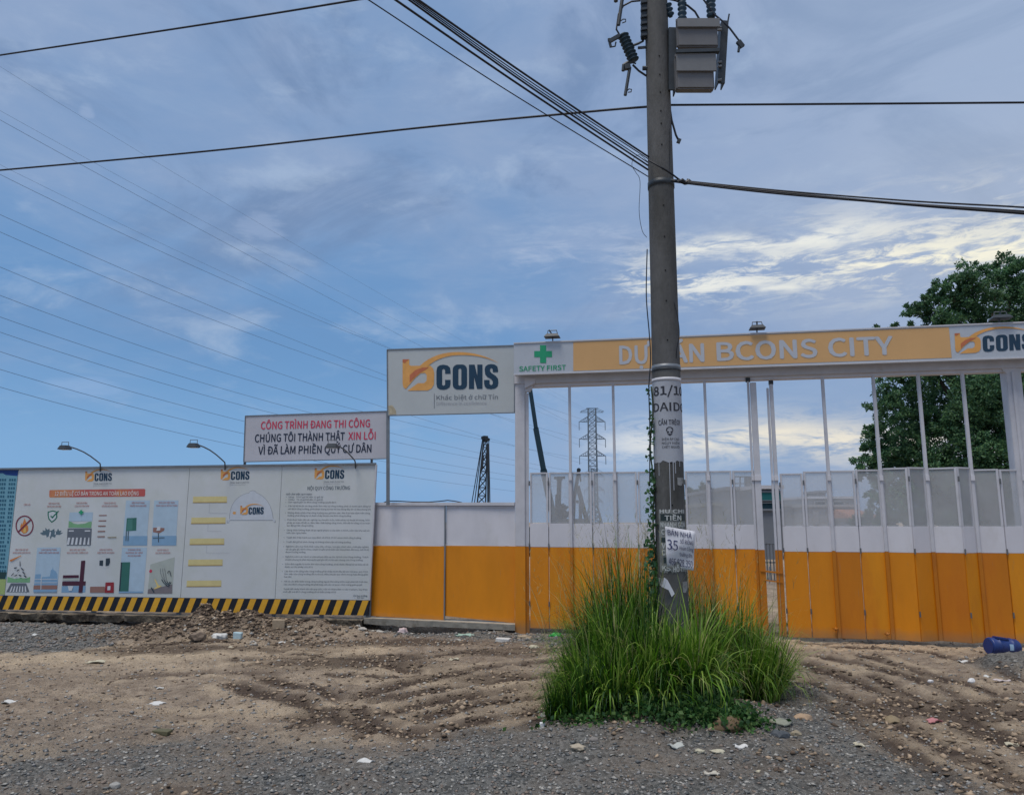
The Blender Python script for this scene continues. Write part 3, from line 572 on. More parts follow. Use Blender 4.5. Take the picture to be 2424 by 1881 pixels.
art('pictogram', [(SKYB, q_(690, 560, 925, 650, 8)), (GRN, [[(686, 712), (690, 645), (715, 655), (740, 672), (780, 678), (850, 672), (890, 655), (920, 652), (915, 715)]]), (ROAD, q_(668, 722, 910, 890, 10)), (PWH, q_(690, 740, 740, 752)), (PWH, q_(850, 740, 905, 752))] + [(PWH, [[(690+38*k - (k-2.5)*-3, 812), (706+38*k, 812), (700+41*k-8, 884), (676+41*k-8, 884)]]) for k in range(6)] + [(GREENP, [[(804, 536), (822, 536), (822, 550), (836, 550), (836, 568), (822, 568), (822, 582), (804, 582), (804, 568), (790, 568), (790, 550), (804, 550)]])], t)
art('pictogram', [(BRN, q_(992-4*k, 586+53*k, 1070-5*k, 597+53*k)) for k in range(5)] + [(pm('khaki', (.30, .26, .17)), q_(1078, 806, 1166, 816))], t)
art('pictogram', [(SKYB, q_(1235, 440, 1475, 800, 30)), (SKYM, q_(1233, 797, 1475, 892, 4)), (TEALD, [[(1272, 618), (1370, 614), (1366, 742), (1262, 748)]]), (pm('door_light', (.07, .22, .19)), [[(1282, 628), (1330, 626), (1326, 738), (1272, 742)]]), (DKB, q_(1258, 748, 1268, 846, 4)), (DKB, q_(1278, 748, 1288, 846, 4))], t)
art('pictogram', [(SKYB, q_(1525, 440, 1768, 800, 22)), (SKYM, q_(1522, 795, 1768, 892, 3)), (BRN, [[(1536, 712), (1650, 716), (1646, 742), (1600, 768), (1534, 758)]]), (DKG, [[(1584, 768), (1592, 768), (1594, 860), (1586, 860)]]), (DKB, [[(1534, 812), (1650, 808), (1650, 818), (1534, 822)]]), (PWH, [[(1568, 745), (1580, 700), (1612, 702), (1606, 740)]])], t)
art('pictogram', [(GRN, [[(72, 1262), (76, 1205), (110, 1215), (150, 1225), (210, 1215), (260, 1222), (302, 1205), (300, 1262)]]), (ROAD, [[(110, 1270), (262, 1270), (295, 1358), (62, 1358)]])] + [(PWH, [[(118+26*k, 1300), (128+26*k, 1300), (122+31*k-12, 1356), (106+31*k-12, 1356)]]) for k in range(6)] + [(FL, [[(95, 1050), (100, 1035), (212, 990), (212, 996), (118, 1048)]]), (GREYT, q_(196, 1050, 204, 1100))] + [(DKG, [[(x, y), (x+26, y+a), (x+24, y+a+12), (x-2, y+12)]]) for x, y, a in ((142, 1112, -4), (168, 1142, -16), (212, 1112, 22), (112, 1190, -26), (146, 1192, -12), (188, 1182, 10), (226, 1150, 24), (240, 1186, 18))], t)
art('pictogram', [(SKYB, q_(335, 912, 572, 1360, 38)), (SKYM, [[(345, 1250), (355, 1180), (410, 1178), (412, 1210), (500, 1200), (510, 1140), (525, 1130), (530, 1100), (535, 1135), (560, 1150), (575, 1180), (578, 1290), (340, 1290)]]), (BRN, q_(334, 1290, 572, 1332, 4)), (PWH, q_(342, 1228, 572, 1234)), (PWH, q_(342, 1262, 572, 1268)), (PWH, q_(405, 1200, 412, 1360, 6)), (SKYM, q_(334, 1333, 568, 1360))], t)
art('pictogram', [(SKYM, q_(615, 1300, 855, 1362, 4)), (WINE, [[(632, 1190), (790, 1188), (790, 1216), (630, 1220)]]), (OLV, q_(628, 1222, 786, 1246, 1)), (WINE, [[(625, 1252), (860, 1250), (856, 1292), (622, 1294)]]), (WINE, [[(814, 1045), (855, 1042), (826, 1364), (786, 1364)]]), (PWH, [[(680, 1298), (735, 1298), (720, 1345), (690, 1345)]])], t)
art('pictogram', [(PWH, ring(1050, 1058, 56, 64, 3)), (DKG, [[(998, 1042), (1034, 1040), (1032, 1096), (996, 1092)]]), (DKG, [[(1062, 1022), (1102, 1018), (1104, 1060), (1090, 1092), (1058, 1096)]]), (BRN, q_(902, 1304, 1050, 1364, 2)), (REDB, [[(1058, 1262), (1142, 1260), (1140, 1366), (1050, 1366)]]), (PWH, [[(1078, 1300), (1108, 1298), (1106, 1338), (1076, 1340)]])], t)
art('pictogram', [(SKYB, q_(1190, 912, 1440, 1366, 35)), (DKG, [[(1212, 1060), (1226, 1060), (1206, 1350), (1192, 1350)]]), (TEALD, [[(1226, 1060), (1306, 1058), (1288, 1350), (1206, 1352)]]), (SKYM, q_(1190, 1352, 1432, 1368))], t)
art('pictogram', [(OLV, [[(1508, 1082), (1752, 1008), (1728, 1374), (1480, 1374)]]), (GREYF, [[(1484, 1330), (1600, 1310), (1728, 1280), (1726, 1374), (1480, 1374)]]), (REDT, [[(1495, 1145), (1510, 1130), (1528, 1142), (1520, 1162), (1500, 1164)]]), (YELP, [[(1548, 1232), (1556, 1228), (1590, 1290), (1622, 1296), (1600, 1312), (1548, 1330), (1545, 1322), (1576, 1300)]]), (DKG, strip2d_ := [[(1510, 1315), (1522, 1310), (1552, 1360), (1540, 1366)]])] + [(DKG, [strip2d(bez((1620+k*26, 1230+k*8), (1650+k*20, 1290), (1700+k*6, 1305-k*20), 6), 8)]) for k in range(4)] + [(GREYT, [strip2d(bez((1610+k*20, 1120), (1600+k*30, 1190), (1650+k*10, 1240), 5), 4)]) for k in range(3)] + [(DKG, [strip2d(bez((1680, 1170), (1702, 1110), (1714, 1200), 6), 7)])], t)

# board with five yellow bars
t = bd('equipment_board', 'narrow white board with five yellow bars and a printed safety helmet', [(449.9, TOPV(450)), (667.6, TOPV(668)), (650.5, STT(650)), (427.7, STT(428))])
logo(PLC, c2_(390, 238), c2_(680, 234), c2_(394, 112), .002, t)
YB = pm('bar_shade', (.46, .33, .13)); YT = pm('bar_light', (.66, .57, .27))
for i in range(5):
    x0, x1 = 118-16*i, 456-14.5*i; y0 = 402+210.5*i; x0 = (116, 98, 83, 68, 52)[i]; x1 = (455, 441, 427, 412, 398)[i]
    art('yellow_bar', [(YT, [[(x0, y0), (x1, y0-3), (x1-1, y0+58), (x0-4, y0+61)]]), (YB, [[(x0-4, y0+54), (x1-1, y0+51), (x1-2, y0+61), (x0-5, y0+64)]])], t, c2_)
art('leader_line', [(PALET, [[(280, 470), (282, 470), (276, 568), (274, 568)]]), (PALET, [[(274, 566), (455, 568), (455, 570), (274, 568)]]), (PALET, [[(265, 680), (267, 680), (262, 748), (260, 748)]]), (PALET, [[(262, 746), (400, 748), (400, 750), (262, 748)]]), (PALET, [[(250, 890), (252, 890), (248, 966), (246, 966)]]), (PALET, [[(248, 964), (480, 966), (480, 968), (248, 966)]])], t, c2_)
dome = bez((478, 628), (480, 420), (650, 368), 10) + [(672, 366), (686, 346), (712, 340), (740, 346), (752, 364)] + bez((752, 364), (900, 420), (920, 626), 10)
hel = dome + [(940, 640), (942, 660), (930, 662), (918, 640), (480, 640), (468, 664), (452, 664), (456, 640)]
cxh, cyh = 698, 500; inner = [(cxh+(x-cxh)*.985, cyh+(y-cyh)*.982) for x, y in hel]
art('printed_helmet', [(GREYT, [hel]), (pm('helmet_white', (.56, .60, .65)), [inner]), (LOGO_O, [[(510, 550), (545, 550), (545, 584), (510, 584)]] and [[(520, 548), (530, 555), (545, 552), (540, 566), (548, 578), (532, 576), (522, 586), (518, 572), (508, 566), (518, 560)]])], t, c2_)
logo(PLC, c2_(585, 583), c2_(822, 580), c2_(590, 478), .006, t, tag=False)

# board with the site rules
t = bd('site_rules_board', 'white board of small grey text lines at the right end of the hoarding', [(668.5, TOPV(668)), (889.5, TOPV(889)), (873.5, STT(873)), (651.4, STT(651))])
logo(PLC, c2_(1330, 229), c2_(1630, 225), c2_(1336, 97), .002, t)
mb = MB(); text(PLC, 'NỘI QUY CÔNG TRƯỜNG', c2_(1262, 336), c2_(1688, 332), 8.2, .002, mb, bold=.012); mb.build('lettering', NAVY, t, recalc=False)
RULES = [(1048, 384, 1306, 'GIỜ LÀM VIỆC QUY ĐỊNH', 1), (1072, 412, 1418, 'Sáng:   Từ 07 giờ 00 đến 11 giờ 30', 0), (1070, 438, 1416, 'Chiều:   Từ 13 giờ 00 đến 17 giờ 00', 0), (1068, 464, 1548, 'Làm ngoài giờ: Do BCH công trường quyết định', 0),
 (1068, 502, 1896, 'Cán bộ kỹ thuật và công nhân làm việc tại công trường phải có danh sách đăng ký', 0), (1066, 532, 1896, 'với BCH công trường, phải được trang bị bảo hộ lao động đầy đủ và đeo mang khi', 0), (1064, 570, 1890, 'Không được phép ở lại công trường sau giờ làm việc. Khi ở lại bảo đảm trên công', 0), (1062, 598, 1700, 'trường phải đăng ký và được chấp thuận của BCH công trường', 0),
 (1060, 640, 1888, 'Phải thực hiện tốt các nghiệp vụ chuyên môn, biện pháp kỹ thuật thi công, biện', 0), (1058, 670, 1888, 'pháp an toàn đã đề ra, đảm bảo chất lượng công trình, tiến độ thi công và an toàn', 0), (1056, 698, 1322, 'lao động trên công trường', 0), (1054, 744, 1884, 'Công nhân không được đi lại ngoài phạm vi của đơn vị mình, cấm vào khu vực có', 0), (1052, 772, 1250, 'biển báo nguy hiểm', 0),
 (1050, 818, 1800, 'Tuyệt đối chấp hành các quy định về ATLĐ, PCCC và an ninh công trường', 0), (1048, 862, 1696, 'Tuyệt đối giữ vệ sinh chung và không trộm cắp nơi công trường', 0), (1046, 908, 1876, 'Nghiêm cấm mọi hình thức rượu chè, cờ bạc, trai gái, chích xăm, chất gây nghiện', 0), (1044, 936, 1876, 'và các gây gổ, đánh nhau, tuyên truyền phổ biến văn hóa phẩm đồi trụy, mê tín dị', 0), (1042, 964, 1242, 'đoan ở công trường', 0),
 (1040, 1010, 1872, 'Nghiêm cấm các hành vi xâm phạm đến uy tín, lợi ích của Công trường. Trách', 0), (1038, 1040, 1818, 'nhiệm chung là phải bảo quản giữ gìn tất cả tài sản chung của Công trường', 0), (1036, 1084, 1870, 'Cấm đưa người lạ trước khi vào công trường, phải được đăng ký tại bảo vệ và', 0), (1034, 1112, 1316, 'được sự cho phép của BCH', 0),
 (1032, 1156, 1868, 'Các đơn vị thi công trên công trường phải chấp hành đầy đủ các nội quy, quy trình', 0), (1030, 1184, 1868, 'làm việc của công trường đề ra và các điều khoản quy định trong hợp đồng giữa', 0), (1028, 1212, 1100, 'hai bên', 0), (1026, 1258, 1864, 'Tất cả các diễn biến trong công trường ngoài khả năng kiểm soát phải tức thời báo', 0), (1024, 1288, 1812, 'cáo cho BCH công trường để phối hợp với các cơ quan chức năng giải quyết', 0),
 (1022, 1334, 1862, 'Tuyệt đối chấp hành tốt nội quy trên, nếu cá nhân/đơn vị nào vi phạm, tùy theo', 0), (1020, 1362, 1548, 'mức độ mà BCH công trường sẽ có biện pháp xử lý', 0), (1720, 1402, 1862, 'Chỉ huy trưởng', 1), (1760, 1422, 1830, 'Ký tên', 0)]
BODYG = mat('print_body_grey', (.13, .15, .18), .5, .05)
for x0, y, x1, s, bb in RULES:
    mb = MB(); text(PLC, s, c2_(x0, y), c2_(x1, y+(x1-x0)*.006), 3.4, .002, mb, bold=.02 if bb else .004)
    if not bb and x0 > 1025 and s[0].isupper(): fill(PLC, [[c2_(x0-26, y-8), c2_(x0-20, y-8), c2_(x0-20, y-4), c2_(x0-26, y-4)]], .002, mb)
    mb.build('lettering', BODYG, t, recalc=False)

# aluminium edge trim of the hoarding, posts behind
t = thing('hoarding_frame', 'thin aluminium edge and steel posts holding the printed boards', 'frame', PLC.base(450))
MB().bar(PLC.at(-90, TOPV(-90)-2, .004), PLC.at(890, TOPV(890)-2, .004), .03, .05, up=PLC.n).build('rail', GALV, t)
MB().bar(PLC.at(891, TOPV(890), .004), PLC.at(875, STT(875), .004), .02, .04, up=PLC.n).build('edge_trim', WHITEM, t)
for u in (-60, 28, 240, 438, 550, 659, 770, 880):
    a = PLC.base(u, 1235, -.06); MB().bar(a, a + Vector((0, 0, PLC.at(u, TOPV(u)).z - .03)), .06, .06).build('post', GALV, t)
# hazard striped kick board
t = thing('striped_kick_board', 'low board with slanting black and yellow hazard stripes along the foot of the hoarding', 'barrier', PLC.base(440))
SB = lambda u: 1441.5 + u*.0166
kb = [(-90, STT(-90)+.6), (874.6, STT(874)+.6), (871, SB(871)), (-90, SB(-90))]
slab(PLC, kb, .03, .012).build('board', STRIPE_K, t)
a, b_ = PLC.at(-90, 1420).dot(PLC.t), PLC.at(872, 1430).dot(PLC.t); pit = .2105; k = 0; org_ = PLC.at(6, 1441, 0).dot(PLC.t)
def on_plane(s, v0):
    """u where the running length s meets the edge line v0(u)"""
    lo, hi = -200, 1000
    for _ in range(30):
        m_ = (lo+hi)/2
        if PLC.at(m_, v0(m_)).dot(PLC.t) < s: lo = m_
        else: hi = m_
    return m_, v0(m_)
for k in range(-5, 45):
    s0 = org_ + k*pit; w = pit*.49; sl = .085
    if s0 + sl > b_ - .02: break
    q = [on_plane(s0, SB), on_plane(s0+w, SB), on_plane(s0+w+sl, lambda u: STT(u)+.8), on_plane(s0+sl, lambda u: STT(u)+.8)]
    if q[0][0] < -88: continue
    fill(PLC, [q], .0145).build('stripe', STRIPE_Y, t, recalc=False)
# ragged footing under the boards
t = thing('concrete_footing', 'broken concrete strip footing under the striped board, undercut by a trench', 'kerb', PLC.base(440))
V = []; n = 90; rr = random.Random(3)
for i in range(n):
    s = PLC.A + PLC.t*(-1.2 + (PLC.B-PLC.A).length*i/n*1.17); jut = .02+.16*rr.random()**1.6*(.2+abs(math.sin(i*.37))); zb = .0 - .06*rr.random(); zt = .086 + .016*rr.random()
    V.append([s+PLC.n*jut+Vector((0, 0, zt-.015)), s+PLC.n*(jut*.6)+Vector((0, 0, zb)), s-PLC.n*.12+Vector((0, 0, zb)), s-PLC.n*.12+Vector((0, 0, zt)), s+PLC.n*(jut*.7)+Vector((0, 0, zt))])
mb = MB(); vs = [p for r_ in V for p in r_]; fs = [(i*5+k, i*5+(k+1) % 5, (i+1)*5+(k+1) % 5, (i+1)*5+k) for i in range(n-1) for k in range(5)]; mb.add(vs, fs); mb.build('footing', CONC2, t)

# ------------------------------------------------------------------ arm lamps on the hoarding
def arm_lamp(foot, knee, head, hw, label, blade=1):
    base = PLC.at(*foot, 0.0); t = thing('arm_lamp', label, 'lamp', base, 'lamps on bent arms above the hoarding')
    k_ = PLC.at(knee[0], knee[1], .10); h_ = PLC.at(head[0], head[1], .75)
    pts = [base - Vector((0, 0, .06)), base + (k_-base)*.55, k_] + [k_.lerp(h_, s) + Vector((0, 0, .05*math.sin(s*3.14))) for s in (.12, .3, .5, .7, .85, 1)]
    MB().tube(pts, .011, 6).build('arm', LAMPM, t, smooth=True)
    mb = MB(); ax = PLC.t; d = PLC.n
    c = h_ + d*.02 + Vector((0, 0, -.03)); w, dp = hw, .15
    top = [c + ax*(sx*w*.32) + d*(sy*dp*.35) + Vector((0, 0, .035)) for sx, sy in ((-1, -1), (1, -1), (1, 1), (-1, 1))]; bot = [c + ax*(sx*w*.5) + d*(sy*dp*.5) - Vector((0, 0, .03)) for sx, sy in ((-1, -1), (1, -1), (1, 1), (-1, 1))]
    mb.hexa(bot, top); mb.build('lamp_head', DARKM, t, bevel=.004)
    MB().box(c - Vector((0, 0, .033)), (w*.8, .11, .006), rz=math.atan2(ax.y, ax.x)).build('lens', mat('lamp_lens', (.35, .38, .40), .2, .05), t)
    MB().tube([c + ax*w*.36 + Vector((0, 0, 0)), c + ax*w*.36 + Vector((0, 0, .09)), c - ax*w*.36 + Vector((0, 0, .09)), c - ax*w*.36], .006, 5).build('yoke', LAMPM, t)
arm_lamp((238, 1107), (237, 1097), (156, 1055), .17, 'bent arm floodlight above the safety pictures board, leftmost of the three')
arm_lamp((533, 1103), (532, 1094), (460, 1050), .17, 'bent arm floodlight between the safety pictures board and the apology sign')
arm_lamp((842, 1099), (840, 1090), (788, 1051), .19, 'bent arm floodlight hanging in front of the apology sign')

# ------------------------------------------------------------------ apology sign and big company sign
PLS = Plane(577, 12.95, 918, 12.45)
t = thing('apology_sign', 'white sign with three lines of red and navy capitals above the printed hoarding', 'sign', PLS.base(745))
qa = [(580.8, 984.3), (915.4, 973), (915.8, 1085), (576.9, 1092.8)]
slab(PLS, qa, .05).build('board', mat('apology_white', (.50, .50, .54), .42, .05, 2, col2=(.46, .38, .30), c2s=1.7, c2lo=.6, c2hi=.85), t, bevel=.003)
mb = MB(); fr = [PLS.at(u, v, .003) for u, v in qa]
for i in range(4): mb.bar(fr[i], fr[(i+1) % 4], .014, .014, up=PLS.n)
mb.build('frame', GALV, t)
NAVY2 = mat('print_navy_dark', (.012, .022, .05), .45, .05)
mb = MB(); text(PLS, 'CÔNG TRÌNH ĐANG THI CÔNG', c3_(178, 672), c3_(985, 655), 17.2, .004, mb, REDT, bold=.022); mb.build('lettering', None, t, recalc=False)
mb = MB(); text(PLS, 'CHÚNG TÔI THÀNH THẬT', c3_(133, 768), c3_(798, 752), 18, .004, mb, NAVY2, bold=.022); mb.build('lettering', None, t, recalc=False); mb = MB(); text(PLS, 'XIN LỖI', c3_(824, 750), c3_(1026, 746), 17.5, .004, mb, REDT, bold=.022); mb.build('lettering', None, t, recalc=False)
mb = MB(); text(PLS, 'VÌ ĐÃ LÀM PHIỀN QUÝ CƯ DÂN', c3_(158, 858), c3_(995, 841), 18, .004, mb, NAVY2, bold=.022); mb.build('lettering', None, t, recalc=False)
for u in (580, 880):
    a = PLS.at(u, 1088, -.03); a2 = PLS.base(u, 1088, -.03); MB().bar(a + Vector((0, 0, .3)), a2, .035, .035).build('post', LAMPM, t)
PLB = Plane(916, 12.3, 1218, 11.75)
t = thing('company_sign', 'large white sign with orange emblem and heavy navy CONS lettering beside the gate', 'sign', PLB.base(1067))
qb = [(916.5, 827.5), (1218, 817.5), (1218, 976.5), (917.5, 983.5)]
slab(PLB, qb, .06).build('board', SIGNP, t, bevel=.003)
mb = MB(); fr = [PLB.at(u, v, .003) for u, v in qb]
for i in range(4): mb.bar(fr[i], fr[(i+1) % 4], .016, .016, up=PLB.n)
mb.build('frame', GALV, t)
logo(PLB, c3_(1225, 388), c3_(1935, 380), c3_(1225, 117), .004, t)
a = PLB.at(918.5, 981, -.03); MB().bar(a, PLB.at(918.5, 1195, -.03), .05, .05).build('post', GALV, t)
fill(PLB, [[c3_(1120, 500), c3_(1150, 495), c3_(1175, 530), c3_(1180, 562), c3_(1125, 566)]], .003).build('water_stain', mat('stain', (.46, .40, .28), .6, .3, 20), t, recalc=False)

# ------------------------------------------------------------------ orange and white fence
def sheet(pl, quad, off, n, parent, mt, name, wav=.004, th=.004):
    """slightly buckled sheet metal between picture corners"""
    mb = MB(); q = [pl.at(u, v, off) for u, v in quad]; g = []
    for j in range(n+1):
        for i in range(n+1):
            s, t_ = i/n, j/n; p = q[0].lerp(q[1], s).lerp(q[3].lerp(q[2], s), t_)
            e = min(s, 1-s, t_, 1-t_); g.append(p + pl.n*(wav*min(1, e*6)*math.sin(p.x*5.1+p.z*2.3+quad[0][0])))
    k = len(g); g += [p - pl.n*th for p in g]; W = n+1; fs = [(j*W+i, j*W+i+1, (j+1)*W+i+1, (j+1)*W+i) for j in range(n) for i in range(n)]; fs += [tuple(k+x for x in f[::-1]) for f in fs]
    bd_ = [i for i in range(W)] + [j*W+n for j in range(1, W)] + [n*W+i for i in range(n-1, -1, -1)] + [j*W for j in range(n-1, 0, -1)]
    fs += [(bd_[i], bd_[(i+1) % len(bd_)], k+bd_[(i+1) % len(bd_)], k+bd_[i]) for i in range(len(bd_))]
    mb.add(g, fs); return mb.build(name, mt, parent, smooth=False)
t = thing('sheet_metal_fence', 'fixed sheet metal fence, white above and orange below, between hoarding and gate', 'fence', PLO.base(1048))
for (a, b_, of) in ((874, 1051.5, .012), (1053.5, 1219, 0)):
    o = sheet(PLO, [(a+3, 1193.5), (b_, 1194), (b_, 1292), (a+2, 1290.5)], of, 10, t, WHITEP, 'white_panel')
    sheet(PLO, [(a+2, 1291), (b_, 1292.5), (b_-.5, 1467 if of else 1474), (a, 1457)], of+.001, 10, t, ORANGEP, 'orange_panel')
mb = MB(); mb.bar(PLO.at(886, 1192.5, .01), PLO.at(1219, 1192.5, .01), .05, .05, up=PLO.n); mb.build('top_rail', WHITEM, t, bevel=.004)
mb = MB(); mb.bar(PLO.at(1054, 1196, .02), PLO.at(1052, 1466, .02), .018, .02, up=PLO.n); mb.build('seam_strip', GALV, t)
mb = MB(); mb.bar(PLO.at(1057, 1200, .004), PLO.at(1216, 1200, .004), .02, .012, up=PLO.n); mb.build('upper_trim', WHITEM, t)
for u in (900, 1050, 1200):
    p = PLO.base(u, 1235, -.05); MB().bar(p, p+Vector((0, 0, 1.85)), .05, .05).build('post', GALV, t)
t = thing('black_cable', 'loose black cable lying along the top of the white and orange fence', 'cable', PLO.at(917, 1188))
pts = [c3_(1085, 1216), c3_(1115, 1202), c3_(1200, 1203), c3_(1300, 1209), c3_(1420, 1210), c3_(1500, 1204), c3_(1560, 1197), c3_(1610, 1203), c3_(1665, 1214)]
MB().tube([PLO.at(u, v, .02) for u, v in pts], .009, 6).build('cable', CABLE, t, smooth=True)
t = thing('concrete_plinth', 'cracked pale concrete beam under the orange fence with a dark gap below', 'kerb', PLO.base(1080))
mb = MB(); n = 26; vs = []
for i in range(n+1):
    u = 868+(1219-868)*i/n; j = random.uniform(-.015, .015); zt = PLO.at(u, 1459+.043*(u-868)).z; zb = zt - .085 - random.uniform(0, .03)*(u < 1040)
    for of, z in ((.16+j, zt), (.15+j, zb), (-.15, zb), (-.15, zt)): p = PLO.base(u, 1235, of); p.z = z; vs.append(p)
mb.add(vs, [(i*4+k, i*4+(k+1) % 4, (i+1)*4+(k+1) % 4, (i+1)*4+k) for i in range(n) for k in range(4)] + [(0, 1, 2, 3), (n*4+3, n*4+2, n*4+1, n*4)]); mb.build('beam', mat('plinth_concrete', (.36, .33, .27), .9, .15, 7, bump=.006, bs=20, col2=(.20, .17, .13), c2s=5), t)

# ------------------------------------------------------------------ gate portal and header
PLH = Plane(1216, 11.62, 2424, 10.28)
def vline(pl, u, v, z0, off=0.0):
    p = pl.at(u, v, off); q = p.copy(); q.z = z0; return p, q
t = thing('gate_portal', 'tall white steel gate frame with posts and a box beam', 'gate', PLG.base(1235))
BT = lambda u: 887 - (u-1216)*.0340
BB = lambda u: 917.5 - (u-1216)*.0322
slab(PLG, [(1217, BT(1217)-10), (2560, BT(2560)-10), (2560, BB(2560)-9), (1217, BB(1217)-9)], .22, .03).build('beam', WHITEM, t, bevel=.006)
slab(PLG, [(1240, BB(1240)-9), (2500, BB(2500)-9), (2500, BB(2500)), (1240, BB(1240))], .12, -.02).build('lower_rail', WHITEP, t, bevel=.004)
for uu, uw in ((1219.5, 1243), (2403, 2440)):
    a, b_ = PLG.base(uu, 1100), PLG.base(uw, 1100); w = (b_-a).length; c = (a+b_)/2 - PLG.n*.09; zt = PLG.at(uu, BT(uu)).z; zo = PLG.at(uu, 1292.5 if uu < 2000 else 1308).z; rz = math.atan2(PLG.t.y, PLG.t.x)
    MB().box(c + Vector((0, 0, (zt+zo)/2)), (w, .2, zt-zo), rz=rz).build('post', WHITEM, t, bevel=.006)
    MB().box(c + Vector((0, 0, (zo-.1)/2)), (w+.003, .203, zo+.1), rz=rz).build('post_foot', ORANGEP, t)
a, b_ = PLG.base(1243.5, 1100, -.05), PLG.base(1252, 1100, -.05); zt = PLG.at(1248, 930).z; zo = PLG.at(1248, 1293).z
MB().bar(((a+b_)/2)+Vector((0, 0, zt)), ((a+b_)/2)+Vector((0, 0, zo)), .055, .06).build('guide_post', WHITEM, t)
MB().bar(((a+b_)/2)+Vector((0, 0, zo)), ((a+b_)/2)+Vector((0, 0, 0)), .055, .06).build('guide_post_foot', ORANGED, t)
slab(PLG, [(1242, 896), (1270, 896), (1262, 914), (1254, 927), (1242, 928)], .05, .01).build('gusset', WHITEM, t, bevel=.003)
slab(PLG, [(2366, 866), (2404, 866), (2404, 892), (2392, 892), (2376, 878)], .05, .012).build('gusset', WHITEM, t, bevel=.003)
slab(PLG, [c4_(130, 480), c4_(210, 482), c4_(205, 520), c4_(130, 560)], .03, .045).build('gusset_plate', WHITEP, t, bevel=.002)

t = thing('gate_header_sign', 'long orange and white header sign across the top of the gate', 'sign', PLH.at(1800, 880))
HT = lambda u: 812.5 - (u-1216)*.0412
HB = lambda u: 886.5 - (u-1216)*.0332
def hq(u0, u1, i0=0, i1=0): return [(u0, HT(u0)+i0), (u1, HT(u1)+i0), (u1, HB(u1)-i1), (u0, HB(u0)-i1)]
slab(PLH, hq(1216, 2560), .14, .16).build('board', HEADER_W, t, bevel=.004)
fill(PLH, [[(1357, HT(1357)+3), (2246, HT(2246)+4), (2253, HB(2253)-5.5), (1357, HB(1357)-4)]], .163).build('orange_field', HEADER_O, t, recalc=False)
mb = MB()
for v in (HT, HB): mb.bar(PLH.at(1216, v(1216), .165), PLH.at(2560, v(2560), .165), .018, .014, up=PLH.n)
mb.build('edge_trim', WHITEM, t)
HW = mat('header_letter_white', (.48, .51, .56), .4, .04)
for s, a, b_ in (('DỰ', c4_(830, 378), (1540.5, 859)), ('ÁN', (1588, 858.5), c4_(1460, 358)), ('BCONS', (1697, 853), (1936, 844.5)), ('CITY', c5_(615, 826), c5_(1140, 806))):
    mb = MB(); text(PLH, s, a, b_, 41.5, .166, mb, bold=.03); mb.build('lettering', HW, t, recalc=False)
mb = MB(); text(PLH, 'SAFETY FIRST', c4_(90, 432), c4_(436, 420), 11.2, .164, mb, bold=.02); mb.build('lettering', GREENP, t, recalc=False)
cx, cy, r_, w_ = 1285.6, 837.8, 21, 7.2
fill(PLH, [[(cx-w_, cy-r_), (cx+w_, cy-r_), (cx+w_, cy-w_), (cx+r_, cy-w_), (cx+r_, cy+w_), (cx+w_, cy+w_), (cx+w_, cy+r_), (cx-w_, cy+r_), (cx-w_, cy+w_), (cx-r_, cy+w_), (cx-r_, cy-w_), (cx-w_, cy-w_)]], .164).build('green_cross', GREENP, t, recalc=False)
logo(PLH, c5_(1632, 804), c5_(2262, 772), c5_(1624, 612), .164, t, tag=False)

def flood(u, v, w, label, tip=False):
    b0 = PLH.at(u, v, .10); t = thing('floodlight', label, 'lamp', b0, 'floodlights on top of the gate header'); ax = PLH.t; n = PLH.n; up = Vector((0, 0, 1)); s = b0.y/FPX
    MB().tube([b0 - up*.03, b0 + up*9*s], .010, 6).build('stem', LAMPM, t)
    c = b0 + up*11*s + n*.05; wd = w*s
    mb = MB(); mb.hexa([c + ax*(x*wd*.5) + n*(y*.09) - up*.015 for x, y in ((-1, -1), (1, -1), (1, 1), (-1, 1))], [c + ax*(x*wd*.34) + n*(y*.06) + up*.035 for x, y in ((-1, -1), (1, -1), (1, 1), (-1, 1))]); mb.build('lamp_head', DARKM, t, bevel=.003)
    h = 15*s; MB().tube([c - ax*wd*.3 + up*.03, c - ax*wd*.28 + up*(h+.0), c + ax*wd*.28 + up*h, c + ax*wd*.34 + up*.03], .008, 5).build('yoke', LAMPM, t)
    MB().bar(c + up*.03, c + up*(h+.01) + (ax*-.05 if tip else ax*0), .018, .018).build('bracket', DARKM, t)
flood(1308.5, HT(1308), 38, 'small floodlight above the green cross on the gate header', True)
flood(1792, HT(1792), 38, 'small floodlight above the middle of the orange gate header')
flood(2366, HT(2366), 46, 'dark floodlight on the right end of the gate header, before the tree')

